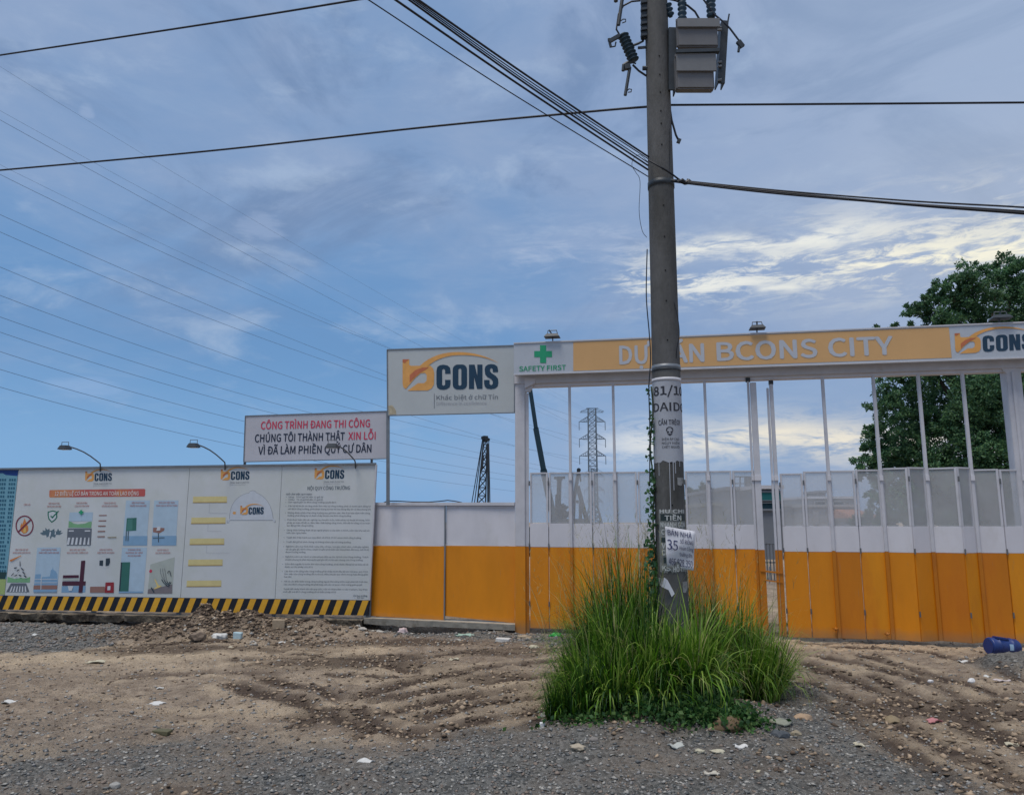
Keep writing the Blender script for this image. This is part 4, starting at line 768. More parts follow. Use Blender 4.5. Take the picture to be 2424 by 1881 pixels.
# ------------------------------------------------------------------ folding gate leaves
def screen_panel(parent, x0, x1, vt, vo, vm, vb, yaw, name='gate_panel'):
    """x0,x1 picture columns; vt top, vm screen bottom, vo colour change, vb foot"""
    um = (x0+x1)/2; a = PLG.base(x0, 1240); b_ = PLG.base(x1, 1240); gap = .012; tt = (b_-a).normalized(); a = a + tt*gap/2; b_ = b_ - tt*gap/2
    a = a + PLG.n*yaw[0]; b_ = b_ + PLG.n*yaw[1]; tt = (b_-a).normalized(); nn = Vector((tt.y, -tt.x, 0))
    zt, zo, zm, zb = (PLG.at(um, v).z for v in (vt, vo, vm, vb)); fw = .028
    def q(z0, z1, i, of, th):
        A, B_ = a + tt*i + nn*of, b_ - tt*i + nn*of; r1 = [A, B_, B_ - nn*th, A - nn*th]
        return [p + Vector((0, 0, z0)) for p in r1], [p + Vector((0, 0, z1)) for p in r1]
    mb = MB(); mb.hexa(*q(zb, zo, 0, 0, .03)); pan = mb.build(name, random.choice([ORANGEP, ORANGEP, mat('orange_paint_b', (.57, .185, .004), .5, .1, 2.0, col2=(.50, .14, .006), c2s=1.3, stretch=(1, 1, .25), bump=.001, bs=8), mat('orange_paint_c', (.72, .265, .005), .5, .1, 2.5, col2=(.6, .18, .006), c2s=1.6, stretch=(1, 1, .3))]), parent, bevel=.003)
    MB().hexa(*q(zo+.0005, zm, 0, 0, .03)).build('white_sheet', WHITEP, pan, bevel=.003)
    mb = MB()
    for i0 in (0, 1):
        A = (a if not i0 else b_ - tt*fw); r1 = [A, A+tt*fw, A+tt*fw-nn*.03, A-nn*.03]; mb.hexa([p + Vector((0, 0, zm+.0005)) for p in r1], [p + Vector((0, 0, zt)) for p in r1])
    mb.hexa(*q(zt-.022, zt, fw+.0005, 0, .03)); mb.build('frame', WHITEM, pan, bevel=.002)
    MB().hexa(*q(zm+.001, zt-.023, fw+.0005, -.012, .003)).build('screen', SCREEN, pan)
    for zz in (zt-.16, zo+.02, zb+.35):
        MB().tube([a - tt*.006 + nn*.012 + Vector((0, 0, zz-.035)), a - tt*.006 + nn*.012 + Vector((0, 0, zz+.035))], .010, 6).build('hinge', LAMPM, pan)
def lrp(x, x0, y0, x1, y1): return y0+(y1-y0)*(x-x0)/(x1-x0)
def upright(parent, u, vt, w=.038, roller=False, off=.004, zoff=None):
    p = PLG.base(u, 1240, off); zt = PLG.at(u, vt).z; zo = PLG.at(u, lrp(u, 1253, 1294, 2424, 1309)).z; zb = PLG.at(u, lrp(u, 1253, 1488, 2424, 1521)).z
    o = MB(); o.bar(p + Vector((0, 0, zo)), p + Vector((0, 0, zt)), w, .045, up=PLG.n); up_ = o.build('upright', WHITEM, parent, bevel=.004)
    o = MB(); o.bar(p + PLG.n*.001 + Vector((0, 0, zb)), p + PLG.n*.001 + Vector((0, 0, zo-.0005)), w+.002, .047, up=PLG.n); o.build('foot', ORANGED, up_)
    o = MB(); o.box(p + Vector((0, 0, PLG.at(u, 1131).z)) + PLG.n*.03, (w*1.12, .016, .07), rz=math.atan2(PLG.t.y, PLG.t.x)); o.build('hinge_plate', WHITEP, up_)
    if roller: MB().tube([p + Vector((0, 0, zt)) - PLG.t*.03, p + Vector((0, 0, zt)) + PLG.t*.03], .035, 12).build('roller', DARKM, up_)
    return up_
lt = thing('folding_gate', 'left folding gate leaf of orange, white and screened panels behind the pole', 'gate', PLG.base(1520))
LX = [1253, 1299, 1352, 1403, 1458, 1511, 1566, 1624, 1681, 1738, 1793]
for i in range(10):
    um = (LX[i]+LX[i+1])/2; z = .02*((i % 2)*2-1)*.6
    screen_panel(lt, LX[i], LX[i+1], lrp(um, 1256, 1118, 1740, 1113.5), lrp(um, 1250, 1294, 1800, 1299.5), lrp(um, 1250, 1238, 1800, 1242), lrp(um, 1250, 1486, 1800, 1502), (z, -z))
for u in (1352, 1458, 1566, 1681): upright(lt, u, BB(u)+1)
upright(lt, 1799, 905, .085, False); upright(lt, 1787, 898, .03, True, -.02)
rt = thing('folding_gate', 'right folding gate leaf with zigzag panels in front of the big tree', 'gate', PLG.base(2140))
RX = [1851, 1907, 1969, 2031, 2093, 2152, 2203, 2267, 2311, 2373, 2432, 2500]
TP = [1120, 1115, 1113, 1111, 1107.5, 1106, 1107, 1106, 1110, 1110.5, 1111]; YW = [(0, .02), (.02, 0), (0, .03), (.03, 0), (0, .13), (.13, 0), (0, .15), (.15, 0), (0, .05), (.05, 0), (0, .04)]
for i in range(11):
    um = (RX[i]+RX[i+1])/2; screen_panel(rt, RX[i], RX[i+1], TP[i], lrp(um, 1850, 1305, 2424, 1309), lrp(um, 1850, 1245, 2424, 1245.5), lrp(um, 1850, 1507, 2424, 1521), YW[i])
for u, of in ((1969, .004), (2093, .006), (2203, .006), (2311, .006), (2434, .006)): upright(rt, u, BB(u)+1, .042, off=of)
upright(rt, 1843, 905, .05, True); upright(rt, 1834, 918, .03, False)
for s_, u, v in ((rt, 1978, 1488), (rt, 2100, 1500)):
    p = PLG.at(u, v, .04); mb = MB(); mb.tube([p + PLG.t*.035 + Vector((0, 0, .015)), p + Vector((0, 0, -.02)), p - PLG.t*.035 + Vector((0, 0, .015))], .009, 6); mb.tube([p - PLG.t*.01, p + PLG.t*.01], .022, 12); mb.build('castor', ORANGED, s_)
t = thing('gate_latch', 'small steel bar latch joining the gap between the two gate leaves', 'latch', PLG.at(1825, 1370))
mb = MB(); mb.bar(PLG.at(1800, 1350, .03), PLG.at(1852, 1356, .03), .022, .022, up=PLG.n); mb.bar(PLG.at(1808, 1372, .03), PLG.at(1852, 1378, .03), .016, .016, up=PLG.n); mb.build('bar', ORANGED, t)
mb = MB(); mb.bar(PLG.at(1822, 1340, .03), PLG.at(1822, 1380, .03), .012, .012, up=PLG.n); mb.build('loop', GALV, t)

# ------------------------------------------------------------------ utility pole
PY = 7.0; pa = P(1596, 1590, PY); pa.z = -.1; pb = P(1551, -60, PY)
dirp = (pb-pa).normalized(); Hp = (pb-pa).length
def prad(z): return lrp(z, 0, .142, 7.0, .112)
t = thing('utility_pole', 'tall round concrete utility pole standing in the grass clump', 'utility pole', pa)
extra = 2.2; mb = MB(); nseg = 60; mb.tube([pa + dirp*((Hp+extra)*i/nseg) for i in range(nseg+1)], [prad((Hp+extra)*i/nseg) for i in range(nseg+1)], 40); pole = mb.build('shaft', CONC, t, smooth=True)
def ppt(ang, z, r=0.0):
    """point on the pole skin: ang 0 faces the camera, positive to the right"""
    c = pa + dirp*((z-pa.z)/dirp.z); rr_ = prad(z)+r; return c + Vector((math.sin(ang)*rr_, -math.cos(ang)*rr_, 0))
def pz(v): return P(1580, v, PY-.12).z
for v in (132, 176, 218, 262, 292, 342, 398, 486, 560, 640, 712, 805, 1005+90, 1195):
    p = ppt(-.05, pz(v)); MB().tube([p + Vector((0, .01, 0)), p - Vector((0, .004, 0))], .007, 8).build('bolt_hole', mat('hole_black', (.01, .01, .01), .9, .1), t)
for v, h, mt in ((866, .045, GALV), (872, .012, DARKM), (884+12, .03, WHITEP)):
    z = pz(v); c = pa + dirp*((z-pa.z)/dirp.z); MB().tube([c - dirp*h/2, c + dirp*h/2], prad(z)+.004+(.002 if mt is DARKM else 0), 40).build('clamp_band', mt, t, smooth=True)
z = pz(427); c = pa + dirp*((z-pa.z)/dirp.z); MB().tube([c - dirp*.03, c + dirp*.03], prad(z)+.006, 40).build('clamp_band', DARKM, t, smooth=True)
def wrap(a0, a1, v0, v1, off, mb, material=None, na=18, nv=10, jag=0.0):
    vs = []; rr_ = random.Random(5)
    for j in range(nv+1):
        for i in range(na+1):
            vv = lrp(j, 0, v0, nv, v1) + (rr_.uniform(-jag, jag) if j == nv else 0); vs.append(ppt(lrp(i, 0, a0, na, a1), pz(vv), off))
    W = na+1; return mb.add(vs, [(j*W+i, j*W+i+1, (j+1)*W+i+1, (j+1)*W+i) for j in range(nv) for i in range(na)], material)
def ptext(s, a0, a1, v, cap, off, mb, material=None, bold=0.0, slant=0.0):
    vs, fs = text2d(s, bold)
    x0, x1 = vs[:, 0].min(), vs[:, 0].max(); k = PY/FPX*1.02
    z0 = pz(v); mb.add([ppt(a0+(a1-a0)*(x-x0)/(x1-x0), z0 + y/CAPH*cap*k, off + l_*.0002) for x, y, l_ in vs], fs, material)
PW = mat('pole_white_paint', (.40, .42, .46), .8, .10, 8, col2=(.30, .30, .32), c2s=4, c2lo=.5, c2hi=.75)
STN = mat('stencil_black', (.035, .038, .05), .8, .1, 40, col2=(.12, .13, .15), c2s=30, c2lo=.55, c2hi=.8)
mb = MB(); wrap(-1.75, 1.75, 900, 1092, .0015, mb, jag=3); pw = mb.build('white_paint_band', PW, t, smooth=True, recalc=False)
for ang, v0, v1 in ((-.9, 1090, 1125), (-.15, 1090, 1215), (.1, 1090, 1160), (.25, 1090, 1120), (.6, 1090, 1104)):
    mb = MB(); wrap(ang-.025, ang+.025, v0, v1, .0012, mb, na=2, nv=4); mb.build('paint_drip', PW, t, recalc=False)
mb = MB(); ptext('81/10', -1.25, 1.3, 934, 20, .003, mb, bold=.03); mb.build('lettering', STN, t, recalc=False)
mb = MB(); ptext('DAIDO', -1.3, 1.5, 972, 19, .003, mb, bold=.02); mb.build('lettering', STN, t, recalc=False)
mb = MB(); ptext('CẤM TRÈO!', -.85, .75, 1005, 11, .003, mb, bold=.02); mb.build('lettering', STN, t, recalc=False)
for i, s in enumerate(('ĐIỆN ÁP CAO', 'NGUY HIỂM', 'CHẾT NGƯỜI')): mb = MB(); ptext(s, -.62, .62, 1042+9.3*i, 5.4, .003, mb, bold=.012); mb.build('lettering', STN, t, recalc=False)
# skull warning mark
mb = MB(); k = PY/FPX
def psh(pts, off, material): 
    L3 = [[Vector((x, y, 0)) for x, y in lp] for lp in pts]; fl = [p for lp in L3 for p in lp]; mb.add([ppt(p.x/28.0, pz(p.y), off) for p in fl], tessellate_polygon(L3), material)
cxs, cys = -2, 1021; sk = [(cxs+a*1.0, cys+b_) for a, b_ in ((-7, -3), (-6, -8), (-2, -11), (2, -11), (6, -8), (7, -3), (5, 2), (4, 7), (1, 10), (-1, 10), (-4, 7), (-5, 2))]; ski = [(cxs+(x-cxs)*.72, cys+(y-cys)*.72) for x, y in sk]
psh([sk, ski[::-1]], .003, STN)
for sx in (-1, 1): psh([[(cxs+sx*1.2, cys), (cxs+sx*4, cys-1), (cxs+sx*3.6, cys+3), (cxs+sx*1.2, cys+3)]], .003, STN)
psh([[(cxs-1.5, cys+5), (cxs+1.5, cys+5), (cxs+1, cys+7), (cxs-1, cys+7)]], .003, STN)
mb.build('skull_mark', None, t, recalc=False)
# pasted loan notice
t2 = thing('pasted_notice', 'torn black and white stencilled notice pasted round the pole above the grass', 'poster', ppt(0, pz(1350), 0))
mb = MB(); wrap(-1.0, .95, 1206, 1352, .003, mb, jag=5); mb.build('paper', mat('notice_paper', (.20, .21, .20), .85, .25, 14, col2=(.08, .085, .08), c2s=9), t2, smooth=True, recalc=False)
NW = pm('notice_white', (.50, .52, .50)); NB = pm('notice_black', (.02, .035, .035))
for a0, a1, v0, v1 in ((-.85, .95, 1216, 1232), (-.85, -.3, 1272, 1283), (-.7, -.1, 1318, 1332)): mb = MB(); wrap(a0, a1, v0, v1, .0045, mb, NB, 8, 1); mb.build('black_block', None, t2, recalc=False)
for s, a0, a1, v in (('HU CHI', -.9, .8, 1214), ('TIỀN', -.55, .55, 1231), ('NHANH GỌN', -.85, .9, 1247), ('CHI', -.8, -.2, 1264), ('T', -.4, -.15, 1281), ('VU', -.8, -.25, 1297), ('CIV', -.8, -.2, 1313), ('KS', -.8, -.25, 1350), ('HỖ TRỢ', -.1, .9, 1352)): mb = MB(); ptext(s, a0, a1, v, 8 if s == 'HU CHI' else 10.5, .006, mb, bold=.04); mb.build('lettering', NW, t2, recalc=False)
# hand-written sheet, curling off the pole
t3 = thing('handwritten_poster', 'white handwritten paper sheet hanging loose off the right side of the pole', 'poster', P(1610, 1345, PY-.15))
qd = [(1574, 1245), (1645, 1257), (1642, 1350), (1579, 1342)]
def pap(s, t_, off=0.0):
    u = (qd[0][0]*(1-s)+qd[1][0]*s)*(1-t_)+(qd[3][0]*(1-s)+qd[2][0]*s)*t_; v = (qd[0][1]*(1-s)+qd[1][1]*s)*(1-t_)+(qd[3][1]*(1-s)+qd[2][1]*s)*t_
    return P(u, v, PY-.165 + .03*math.sin(s*2.6)*t_ + .012*math.sin(t_*7+s*3) - off)
mb = MB(); n = 10; mb.add([pap(i/n, j/n) for j in range(n+1) for i in range(n+1)], [(j*(n+1)+i, j*(n+1)+i+1, (j+1)*(n+1)+i+1, (j+1)*(n+1)+i) for j in range(n) for i in range(n)]); o = mb.build('sheet', PAPER, t3, smooth=True)
sm_ = o.modifiers.new('s', 'SOLIDIFY'); sm_.thickness = .0012; sm_.offset = 1
mb = MB(); INK = pm('ink', (.03, .035, .12))
def htext(s, x0, x1, y, cap, bold=0.0, slant=.12):
    vs, fs = text2d(s, bold); a0, a1 = vs[:, 0].min(), vs[:, 0].max()
    mb.add([pap(x0+(x1-x0)*((x-a0)/(a1-a0)) + slant*yy*cap, y - yy/CAPH*cap, .0045 + l_*.0002) for x, yy, l_ in vs], fs)
htext('BÁN NHÀ', .08, .9, .20, .13, .012); htext('35', .04, .42, .55, .24, .0); htext('k', .16, .26, .52, .08); htext('SỔ RIÊNG', .5, .95, .36, .10, .01); htext('Hoàn Công', .48, .97, .52, .09); htext('Đường 8m', .48, .93, .68, .09); htext('466.828.350', .08, .95, .93, .17, .012)
mb.build('lettering', INK, t3, recalc=False)
for nm_, lb_, a0, a1, v0, v1 in (('torn_notice', 'small torn pale notice low on the pole beside the vine', -1.15, -.55, 1368, 1384), ('torn_notice', 'torn grey notice strip on the right edge of the pole above the grass', .5, 1.0, 1376, 1400), ('torn_notice', 'faded paper patch on the pole just below the painted band', .35, .95, 1130, 1146)):
    tt4 = thing(nm_, lb_, 'poster', ppt((a0+a1)/2, pz(v1), 0)); mb = MB(); wrap(a0, a1, v0, v1, .003, mb, na=8, nv=4, jag=4); mb.build('paper', mat('faded_paper', (.30, .30, .29), .85, .25, 20, col2=(.13, .13, .12), c2s=12), tt4, smooth=True, recalc=False)
t4 = thing('paper_scrap', 'torn white paper scrap stuck low on the pole behind the grass tips', 'paper', P(1583, 1400, PY-.15))
mb = MB(); sc_ = [(1572, 1366), (1580, 1372), (1594, 1398), (1597, 1405), (1590, 1412), (1583, 1396), (1566, 1388)]; f_ = [P(u, v, PY-.16) for u, v in sc_]; mb.hexa(f_, [p + Vector((0, .002, 0)) for p in f_]); mb.build('sheet', PAPER, t4)

# ------------------------------------------------------------------ transformer and switchgear
def hard(u, v, Y=7.0): return P(u, v, Y)
t = thing('transformer', 'grey pole mounted transformer boxes between two dark steel channels', 'transformer', P(1650, 225, 7.0))
TG = mat('transformer_grey', (.15, .15, .155), .6, .08, 6, col2=(.15, .15, .15), c2s=5, c2lo=.55, c2hi=.8)
def tank(u0, u1, vt, vb, vback, nm):
    Yf = 6.80; a = P(u0, vb, Yf); b_ = P(u1, vb, Yf); zt = P(u0, vt, Yf).z; zb = a.z; Yb = Yf + .30
    Yb = min(Yb, PZ(u0, vback, zb).y)
    mb = MB(); mb.hexa([Vector((a.x, Yf, zb)), Vector((b_.x, Yf, zb+.0)), Vector((b_.x, Yb, zb)), Vector((a.x, Yb, zb))], [Vector((a.x, Yf, zt)), Vector((b_.x, Yf, zt)), Vector((b_.x, Yb, zt)), Vector((a.x, Yb, zt))]); o = mb.build(nm, TG, t, bevel=.012)
    MB().box(((a.x+b_.x)/2, Yf-.004, zt-.02), (b_.x-a.x+.02, .02, .03)).build('flange', TG, o, bevel=.003); return Yb
tank(1604, 1701, 46, 109, 118, 'upper_tank'); Yb = tank(1602, 1692, 129, 209, 222, 'lower_tank')
for u0, u1, v0, v1 in ((1603, 1703, 45, 66), (1601, 1694, 128, 170)):
    a_, b_ = P(u0, v1, 6.79), P(u1, v0, 6.79); MB().box(((a_.x+b_.x)/2, 6.785, (a_.z+b_.z)/2), (b_.x-a_.x, .02, b_.z-a_.z)).build('cover_plate', mat('transformer_pale', (.18, .185, .19), .6, .08, 6), t, bevel=.004)
MB().bar(P(1600, 124, 6.78), P(1702, 121, 6.78), .035, .05).build('gap_shade_bar', DARKM, t)  # dark bar added to stand for the shaded gap between the tanks
for nm, u0, v0, u1, v1, w in (('channel', 1592, 66, 1592, 214, .075), ('channel', 1716, 50, 1707, 198, .07)):
    mb = MB(); a, b_ = P(u0, v0, 6.9), P(u1, v1, 6.9); mb.bar(a, b_, w, .02, up=Vector((0, 1, 0))); mb.bar(a + Vector((-w/2+.006, .06, 0)), b_ + Vector((-w/2+.006, .06, 0)), .012, .12); mb.bar(a + Vector((w/2-.006, .06, 0)), b_ + Vector((w/2-.006, .06, 0)), .012, .12); mb.build(nm, DARKM, t, bevel=.002)
MB().bar(P(1722, 58, 6.9), P(1726, 34, 6.9), .014, .014).build('spike', DARKM, t)
for v in (66, 72, 148, 158, 190):
    MB().tube([P(1698, v, 6.88), P(1708, v-1, 6.88)], .012, 8).build('bolt', GALV, t)
mb = MB(); mb.bar(P(1570, 78, 7.0), P(1602, 76, 7.0), .06, .05); mb.bar(P(1572, 158, 7.0), P(1596, 157, 7.0), .05, .05); mb.build('pole_bracket', DARKM, t)
def shed(mb, a, b_, r, n, core):
    a, b_ = Vector(a), Vector(b_); pts = []; rs = []
    for i in range(n):
        for s, q in ((0, core), (.15, core), (.5, r), (.62, r*.96), (.7, core)): pts.append(a.lerp(b_, (i+s)/n)); rs.append(q)
    return mb.tube(pts, rs, 16)
INS = mat('insulator_glaze', (.02, .05, .075), .6, .15, 10)
shed(MB(), P(1615, 50, 6.92), P(1614, -40, 6.92), .046, 8, .034).build('bushing', INS, t, smooth=True)
shed(MB(), P(1684, 42, 6.92), P(1681, -45, 6.92), .048, 8, .036).build('bushing', INS, t, smooth=True)
mb = MB(); shed(mb, P(1588, 40, 6.95), P(1580, 8, 6.95), .04, 3, .02); mb.build('bushing', INS, t, smooth=True)
MB().tube([P(1575, -4, 6.95), P(1600, 2, 6.93), P(1628, 14, 6.9), P(1645, 28, 6.9), P(1655, 45, 6.9)], .010, 6).build('lead_wire', CABLE, t)
MB().tube([P(1660, -8, 6.9), P(1690, 34, 6.88), P(1712, 52, 6.85), P(1728, 68, 6.83), P(1752, 100, 6.8)], .009, 6).build('lead_wire', CABLE, t)
mb = MB(); mb.bar(P(1747, 98, 6.8), P(1758, 112, 6.8), .05, .03); mb.bar(P(1750, 108, 6.8), P(1748, 124, 6.8), .022, .02); mb.build('wire_clamp', DARKM, t, bevel=.003)
t = thing('fuse_cutout', 'black ribbed fuse cutout on the left of the pole with its tube hanging down', 'fuse', P(1500, 150, 6.95))
shed(MB(), P(1474, 82, 6.95), P(1501, 146, 6.95), .058, 8, .036).build('insulator', INS, t, smooth=True)
MB().tube([P(1499, 108, 6.95), P(1512, 103, 6.96), P(1522, 98, 7.0), P(1522, 60, 7.0)], .012, 6).build('mount', DARKM, t)
mb = MB(); mb.bar(P(1468, 84, 6.93), P(1441, 99, 6.93), .035, .03); mb.bar(P(1441, 92, 6.93), P(1446, 112, 6.93), .022, .02); mb.tube([P(1442, 104, 6.93), P(1446, 112, 6.93), P(1456, 110, 6.93), P(1458, 100, 6.93)], .008, 5); mb.build('upper_contact', DARKM, t)
mb = MB(); mb.tube([P(1475, 168, 6.95), P(1476, 155, 6.95), P(1486, 149, 6.95), P(1496, 146, 6.95)], .018, 6); mb.bar(P(1478, 160, 6.95), P(1492, 158, 6.95), .05, .04); mb.tube([P(1494, 148, 6.95), P(1506, 151, 6.95)], .008, 5); mb.build('lower_hinge', DARKM, t)
MB().tube([P(1491, 160, 6.95), P(1480, 226, 6.95)], .016, 8).build('fuse_tube', DARKM, t)
MB().tube([P(1482, 218, 6.95), P(1489, 211, 6.95), P(1495, 212, 6.95), P(1494, 218, 6.95), P(1487, 219, 6.95)], .006, 5).build('pull_ring', DARKM, t)
MB().tube([P(1498, 154, 6.95), P(1512, 168, 6.95), P(1530, 180, 6.98)], .010, 6).build('lead_wire', CABLE, t)
t = thing('fuse_tube', 'dark swinging fuse tube hanging at the top edge left of the pole', 'fuse', P(1466, 60, 6.95))
MB().tube([P(1478, -30, 6.95), P(1472, 5, 6.95), P(1464, 60, 6.95)], .018, 8).build('tube', DARKM, t)
MB().tube([P(1467, 52, 6.95), P(1475, 46, 6.95), P(1481, 46, 6.95), P(1481, 52, 6.95), P(1473, 55, 6.95)], .006, 5).build('pull_ring', DARKM, t)
MB().tube([P(1456, -30, 6.95), P(1458, 4, 6.95)], .022, 6).build('contact', DARKM, t)
MB().tube([P(1516, 2, 6.95), P(1495, 4, 6.95), P(1476, 14, 6.95), P(1464, 34, 6.95), P(1459, 70, 6.95), P(1466, 82, 6.95)], .009, 6).build('lead_wire', CABLE, t)
t = thing('terminal_strip', 'dark bolted steel strip fixed up the left side of the pole', 'bracket', P(1522, 90, 6.98))
mb = MB(); mb.bar(P(1524, -20, 6.98), P(1524, 92, 6.98), .055, .05)
for v in (8, 25, 42, 58, 72, 86): mb.bar(P(1517, v, 6.96), P(1531, v-2, 6.96), .028, .05)
mb.build('strip', DARKM, t, bevel=.003)
MB().bar(P(1510, 114, 6.98), P(1532, 112, 6.98), .02, .02).build('stub', DARKM, t)
MB().tube([P(1521, 162, 6.98), P(1532, 162, 6.98)], .022, 8).build('end_cap', DARKM, t)
t = thing('hanging_cable', 'short cut cable end dangling from the right side of the pole', 'cable', P(1600, 335, 6.95))
MB().tube([P(1583, 200, 6.98), P(1584, 245, 6.96), P(1590, 285, 6.95), P(1600, 320, 6.95), P(1606, 332, 6.95)], .010, 6).build('cable', CABLE, t, smooth=True)
MB().box(P(1607, 334, 6.95), (.035, .03, .04), ry=.4).build('lug', DARKM, t)

# ------------------------------------------------------------------ wires
def wire(name, label, pts, r, group=None, seg=24, mt=CABLE, nside=6, parts=None):
    """pts: (u, v, Y); a smooth curve through them"""
    Q = [P(*p) for p in pts]; out = []
    for i in range(len(Q)-1):
        p0, p1, p2, p3 = Q[max(i-1, 0)], Q[i], Q[i+1], Q[min(i+2, len(Q)-1)]
        for k in range(seg):
            s = k/seg; out.append(.5*((2*p1)+(p2-p0)*s+(2*p0-5*p1+4*p2-p3)*s*s+(3*p1-p0-3*p2+p3)*s**3))
    out.append(Q[-1]); mb = MB(); mb.tube([p - Q[0] for p in out], r, nside); me = mb.mesh(name); me.materials.append(mt); me.polygons.foreach_set('use_smooth', [True]*len(me.polygons))
    o = place(me, name); o.location = Q[0]; return meta(o, label, 'wire', group)
G1 = 'wires running from the pole to the upper left'
wire('overhead_wire', 'single black wire crossing the upper left corner of the sky', [(-120, 149, 10.5), (0, 131, 10), (300, 86, 9), (600, 40, 8.2), (845, 0, 7.6), (1000, -26, 7.2)], .0115)
wire('overhead_wire', 'long black wire sloping from the left edge up to the pole', [(-120, 412, 10.5), (0, 403, 10), (500, 357, 9.0), (1000, 302, 8.0), (1390, 265, 7.3), (1532, 253, 7.05)], .0115)
wire('overhead_wire', 'level dark wire from the pole to the right edge of the sky', [(1574, 249, 7.0), (1800, 247.5, 7.0), (2100, 245.5, 7.0), (2424, 243, 7.0), (2600, 242, 7.0)], .0105)
B_ = [(872, 0, 1534, 418, .006, 'lowest thin wire of the bundle dropping from the top edge to the pole'), (936, 0, 1534, 402, .011, 'thick lower wire of the bundle dropping from the top edge to the pole'), (968, 0, 1534, 392, .010, 'middle dark wire of the bundle dropping from the top edge to the pole'),
      (976, 0, 1534, 385, .006, 'thin middle wire of the bundle dropping from the top edge to the pole'), (982, 0, 1534, 376, .006, 'thin pale wire in the bundle dropping from the top edge to the pole'), (990, 0, 1536, 372, .011, 'uppermost thick wire of the bundle dropping from the top edge to the pole')]
for u0, v0, u1, v1, r, lb in B_:
    sag = 4 if r > .01 else 7
    wire('overhead_wire', lb, [(u0-(u1-u0)*.18, v0-(v1-v0)*.19, 4.4), (u0, v0, 4.9), (lrp(.5, 0, u0, 1, u1), lrp(.5, 0, v0, 1, v1)+sag, 5.9), (u1, v1, 6.9)], r*.8, G1)
wire('overhead_wire', 'black wire slanting round the pole to the splice on its right', [(1536, 380, 6.86), (1568, 398, 6.8), (1590, 412, 6.85), (1612, 428, 6.9), (1625, 431, 6.9)], .009)
G2 = 'thick cable bundle leaving the pole to the right'
for i, (dv0, dv1, r, lb) in enumerate(((0, 0, .013, 'thick lower cable of the bundle running from the splice to the right edge'), (-3, -14, .008, 'thin upper cable of the bundle running from the splice to the right edge'), (2, -4, .011, 'middle cable of the bundle running from the splice to the right edge'))):
    wire('overhead_cable', lb, [(1578, 425, 6.9), (1618, 431+dv0, 6.85), (1850, 456+dv0*1.5, 6.3), (2150, 484+(dv0+dv1)*.5, 5.7), (2424, 505+dv1, 5.3), (2600, 520+dv1, 5.1)], r*.85, G2)
t = thing('wire_splice', 'lumpy black splice where cables meet just right of the pole', 'cable joint', P(1620, 431, 6.85))
mb = MB(); mb.tube([P(1608, 430, 6.84), P(1614, 428, 6.84), P(1622, 433, 6.84), P(1630, 430, 6.84), P(1640, 434, 6.84)], [.012, .026, .022, .028, .012], 8); mb.tube([P(1626, 431, 6.84), P(1628, 424, 6.84)], .008, 5); mb.build('splice', CABLE, t)
wire('loose_wire', 'thin loose wire looping and hanging down the left side of the pole', [(1534, 384, 6.9), (1515, 367, 6.88), (1500, 375, 6.87), (1496, 392, 6.86), (1505, 408, 6.86), (1515, 430, 6.86), (1513, 500, 6.86), (1520, 545, 6.9), (1531, 562, 6.95)], .0025, seg=8)
wire('loose_wire', 'thin wire hanging down the left side of the pole past the header sign', [(1532, 590, 6.95), (1530, 700, 6.93), (1537, 790, 6.92), (1540, 850, 6.92), (1536, 920, 6.92), (1538, 1000, 6.92), (1538, 1150, 6.93)], .0055, seg=8)
wire('loose_wire', 'thin wire bowing out along the right side of the pole', [(1595, 712, 6.9), (1604, 750, 6.88), (1608, 790, 6.88), (1603, 820, 6.88), (1600, 852, 6.9)], .004, seg=8)
wire('loose_wire', 'fine wire running down the right edge of the pole below the top cable', [(1583, 290, 6.92), (1586, 340, 6.9), (1584, 420, 6.9), (1586, 480, 6.9)], .003, seg=8)
# high voltage conductors
HV = mat('conductor', (.10, .15, .22), .5, .1)  # blue-grey tint puts distance haze into the wire colour
V0 = [(158, .62, 1385, 968, 0), (262, .56, 1385, 972, 0), (284, .555, 1377, 1014, 0), (390, .50, 1377, 1016, 1), (413, .50, 1436, 1012, 1), (508, .455, 1377, 1055, 0), (549, .445, 1436, 1055, 1), (632, .42, 1377, 1096, 0), (699, .385, 1436, 1096, 0), (750, .355, 1380, 1120, 1), (786, .34, 1380, 1128, 1), (832, .325, 1380, 1150, 0), (874, .305, 1380, 1158, 0), (916, .285, 1380, 1180, 1)]
names = ['topmost', 'second', 'third', 'fourth', 'fifth', 'sixth', 'seventh', 'eighth', 'ninth', 'tenth', 'eleventh', 'twelfth', 'thirteenth', 'lowest']
for (v0, s0, ue, ve, k), nm in zip(V0, names):
    # quadratic in the picture from its measured slope at the left edge to the pylon arm
    den = ue; c_ = (ve - v0 - s0*den)/den**2; pts = []
    for i in range(0, 13):
        u = -160 + (ue+160)*i/12; v = v0 + s0*u + c_*u*u; f = max(0, (u+160)/(ue+160)); Y = 1/((1-f)/70 + f/250); pts.append((u, v, Y))
    wire('power_line', f'{nm} of the faint power lines at the left edge, running down to the lattice pylon', pts, .014 if v0 in (158, 262, 390) else .023, 'high voltage lines to the pylon', seg=4, mt=HV, nside=4)

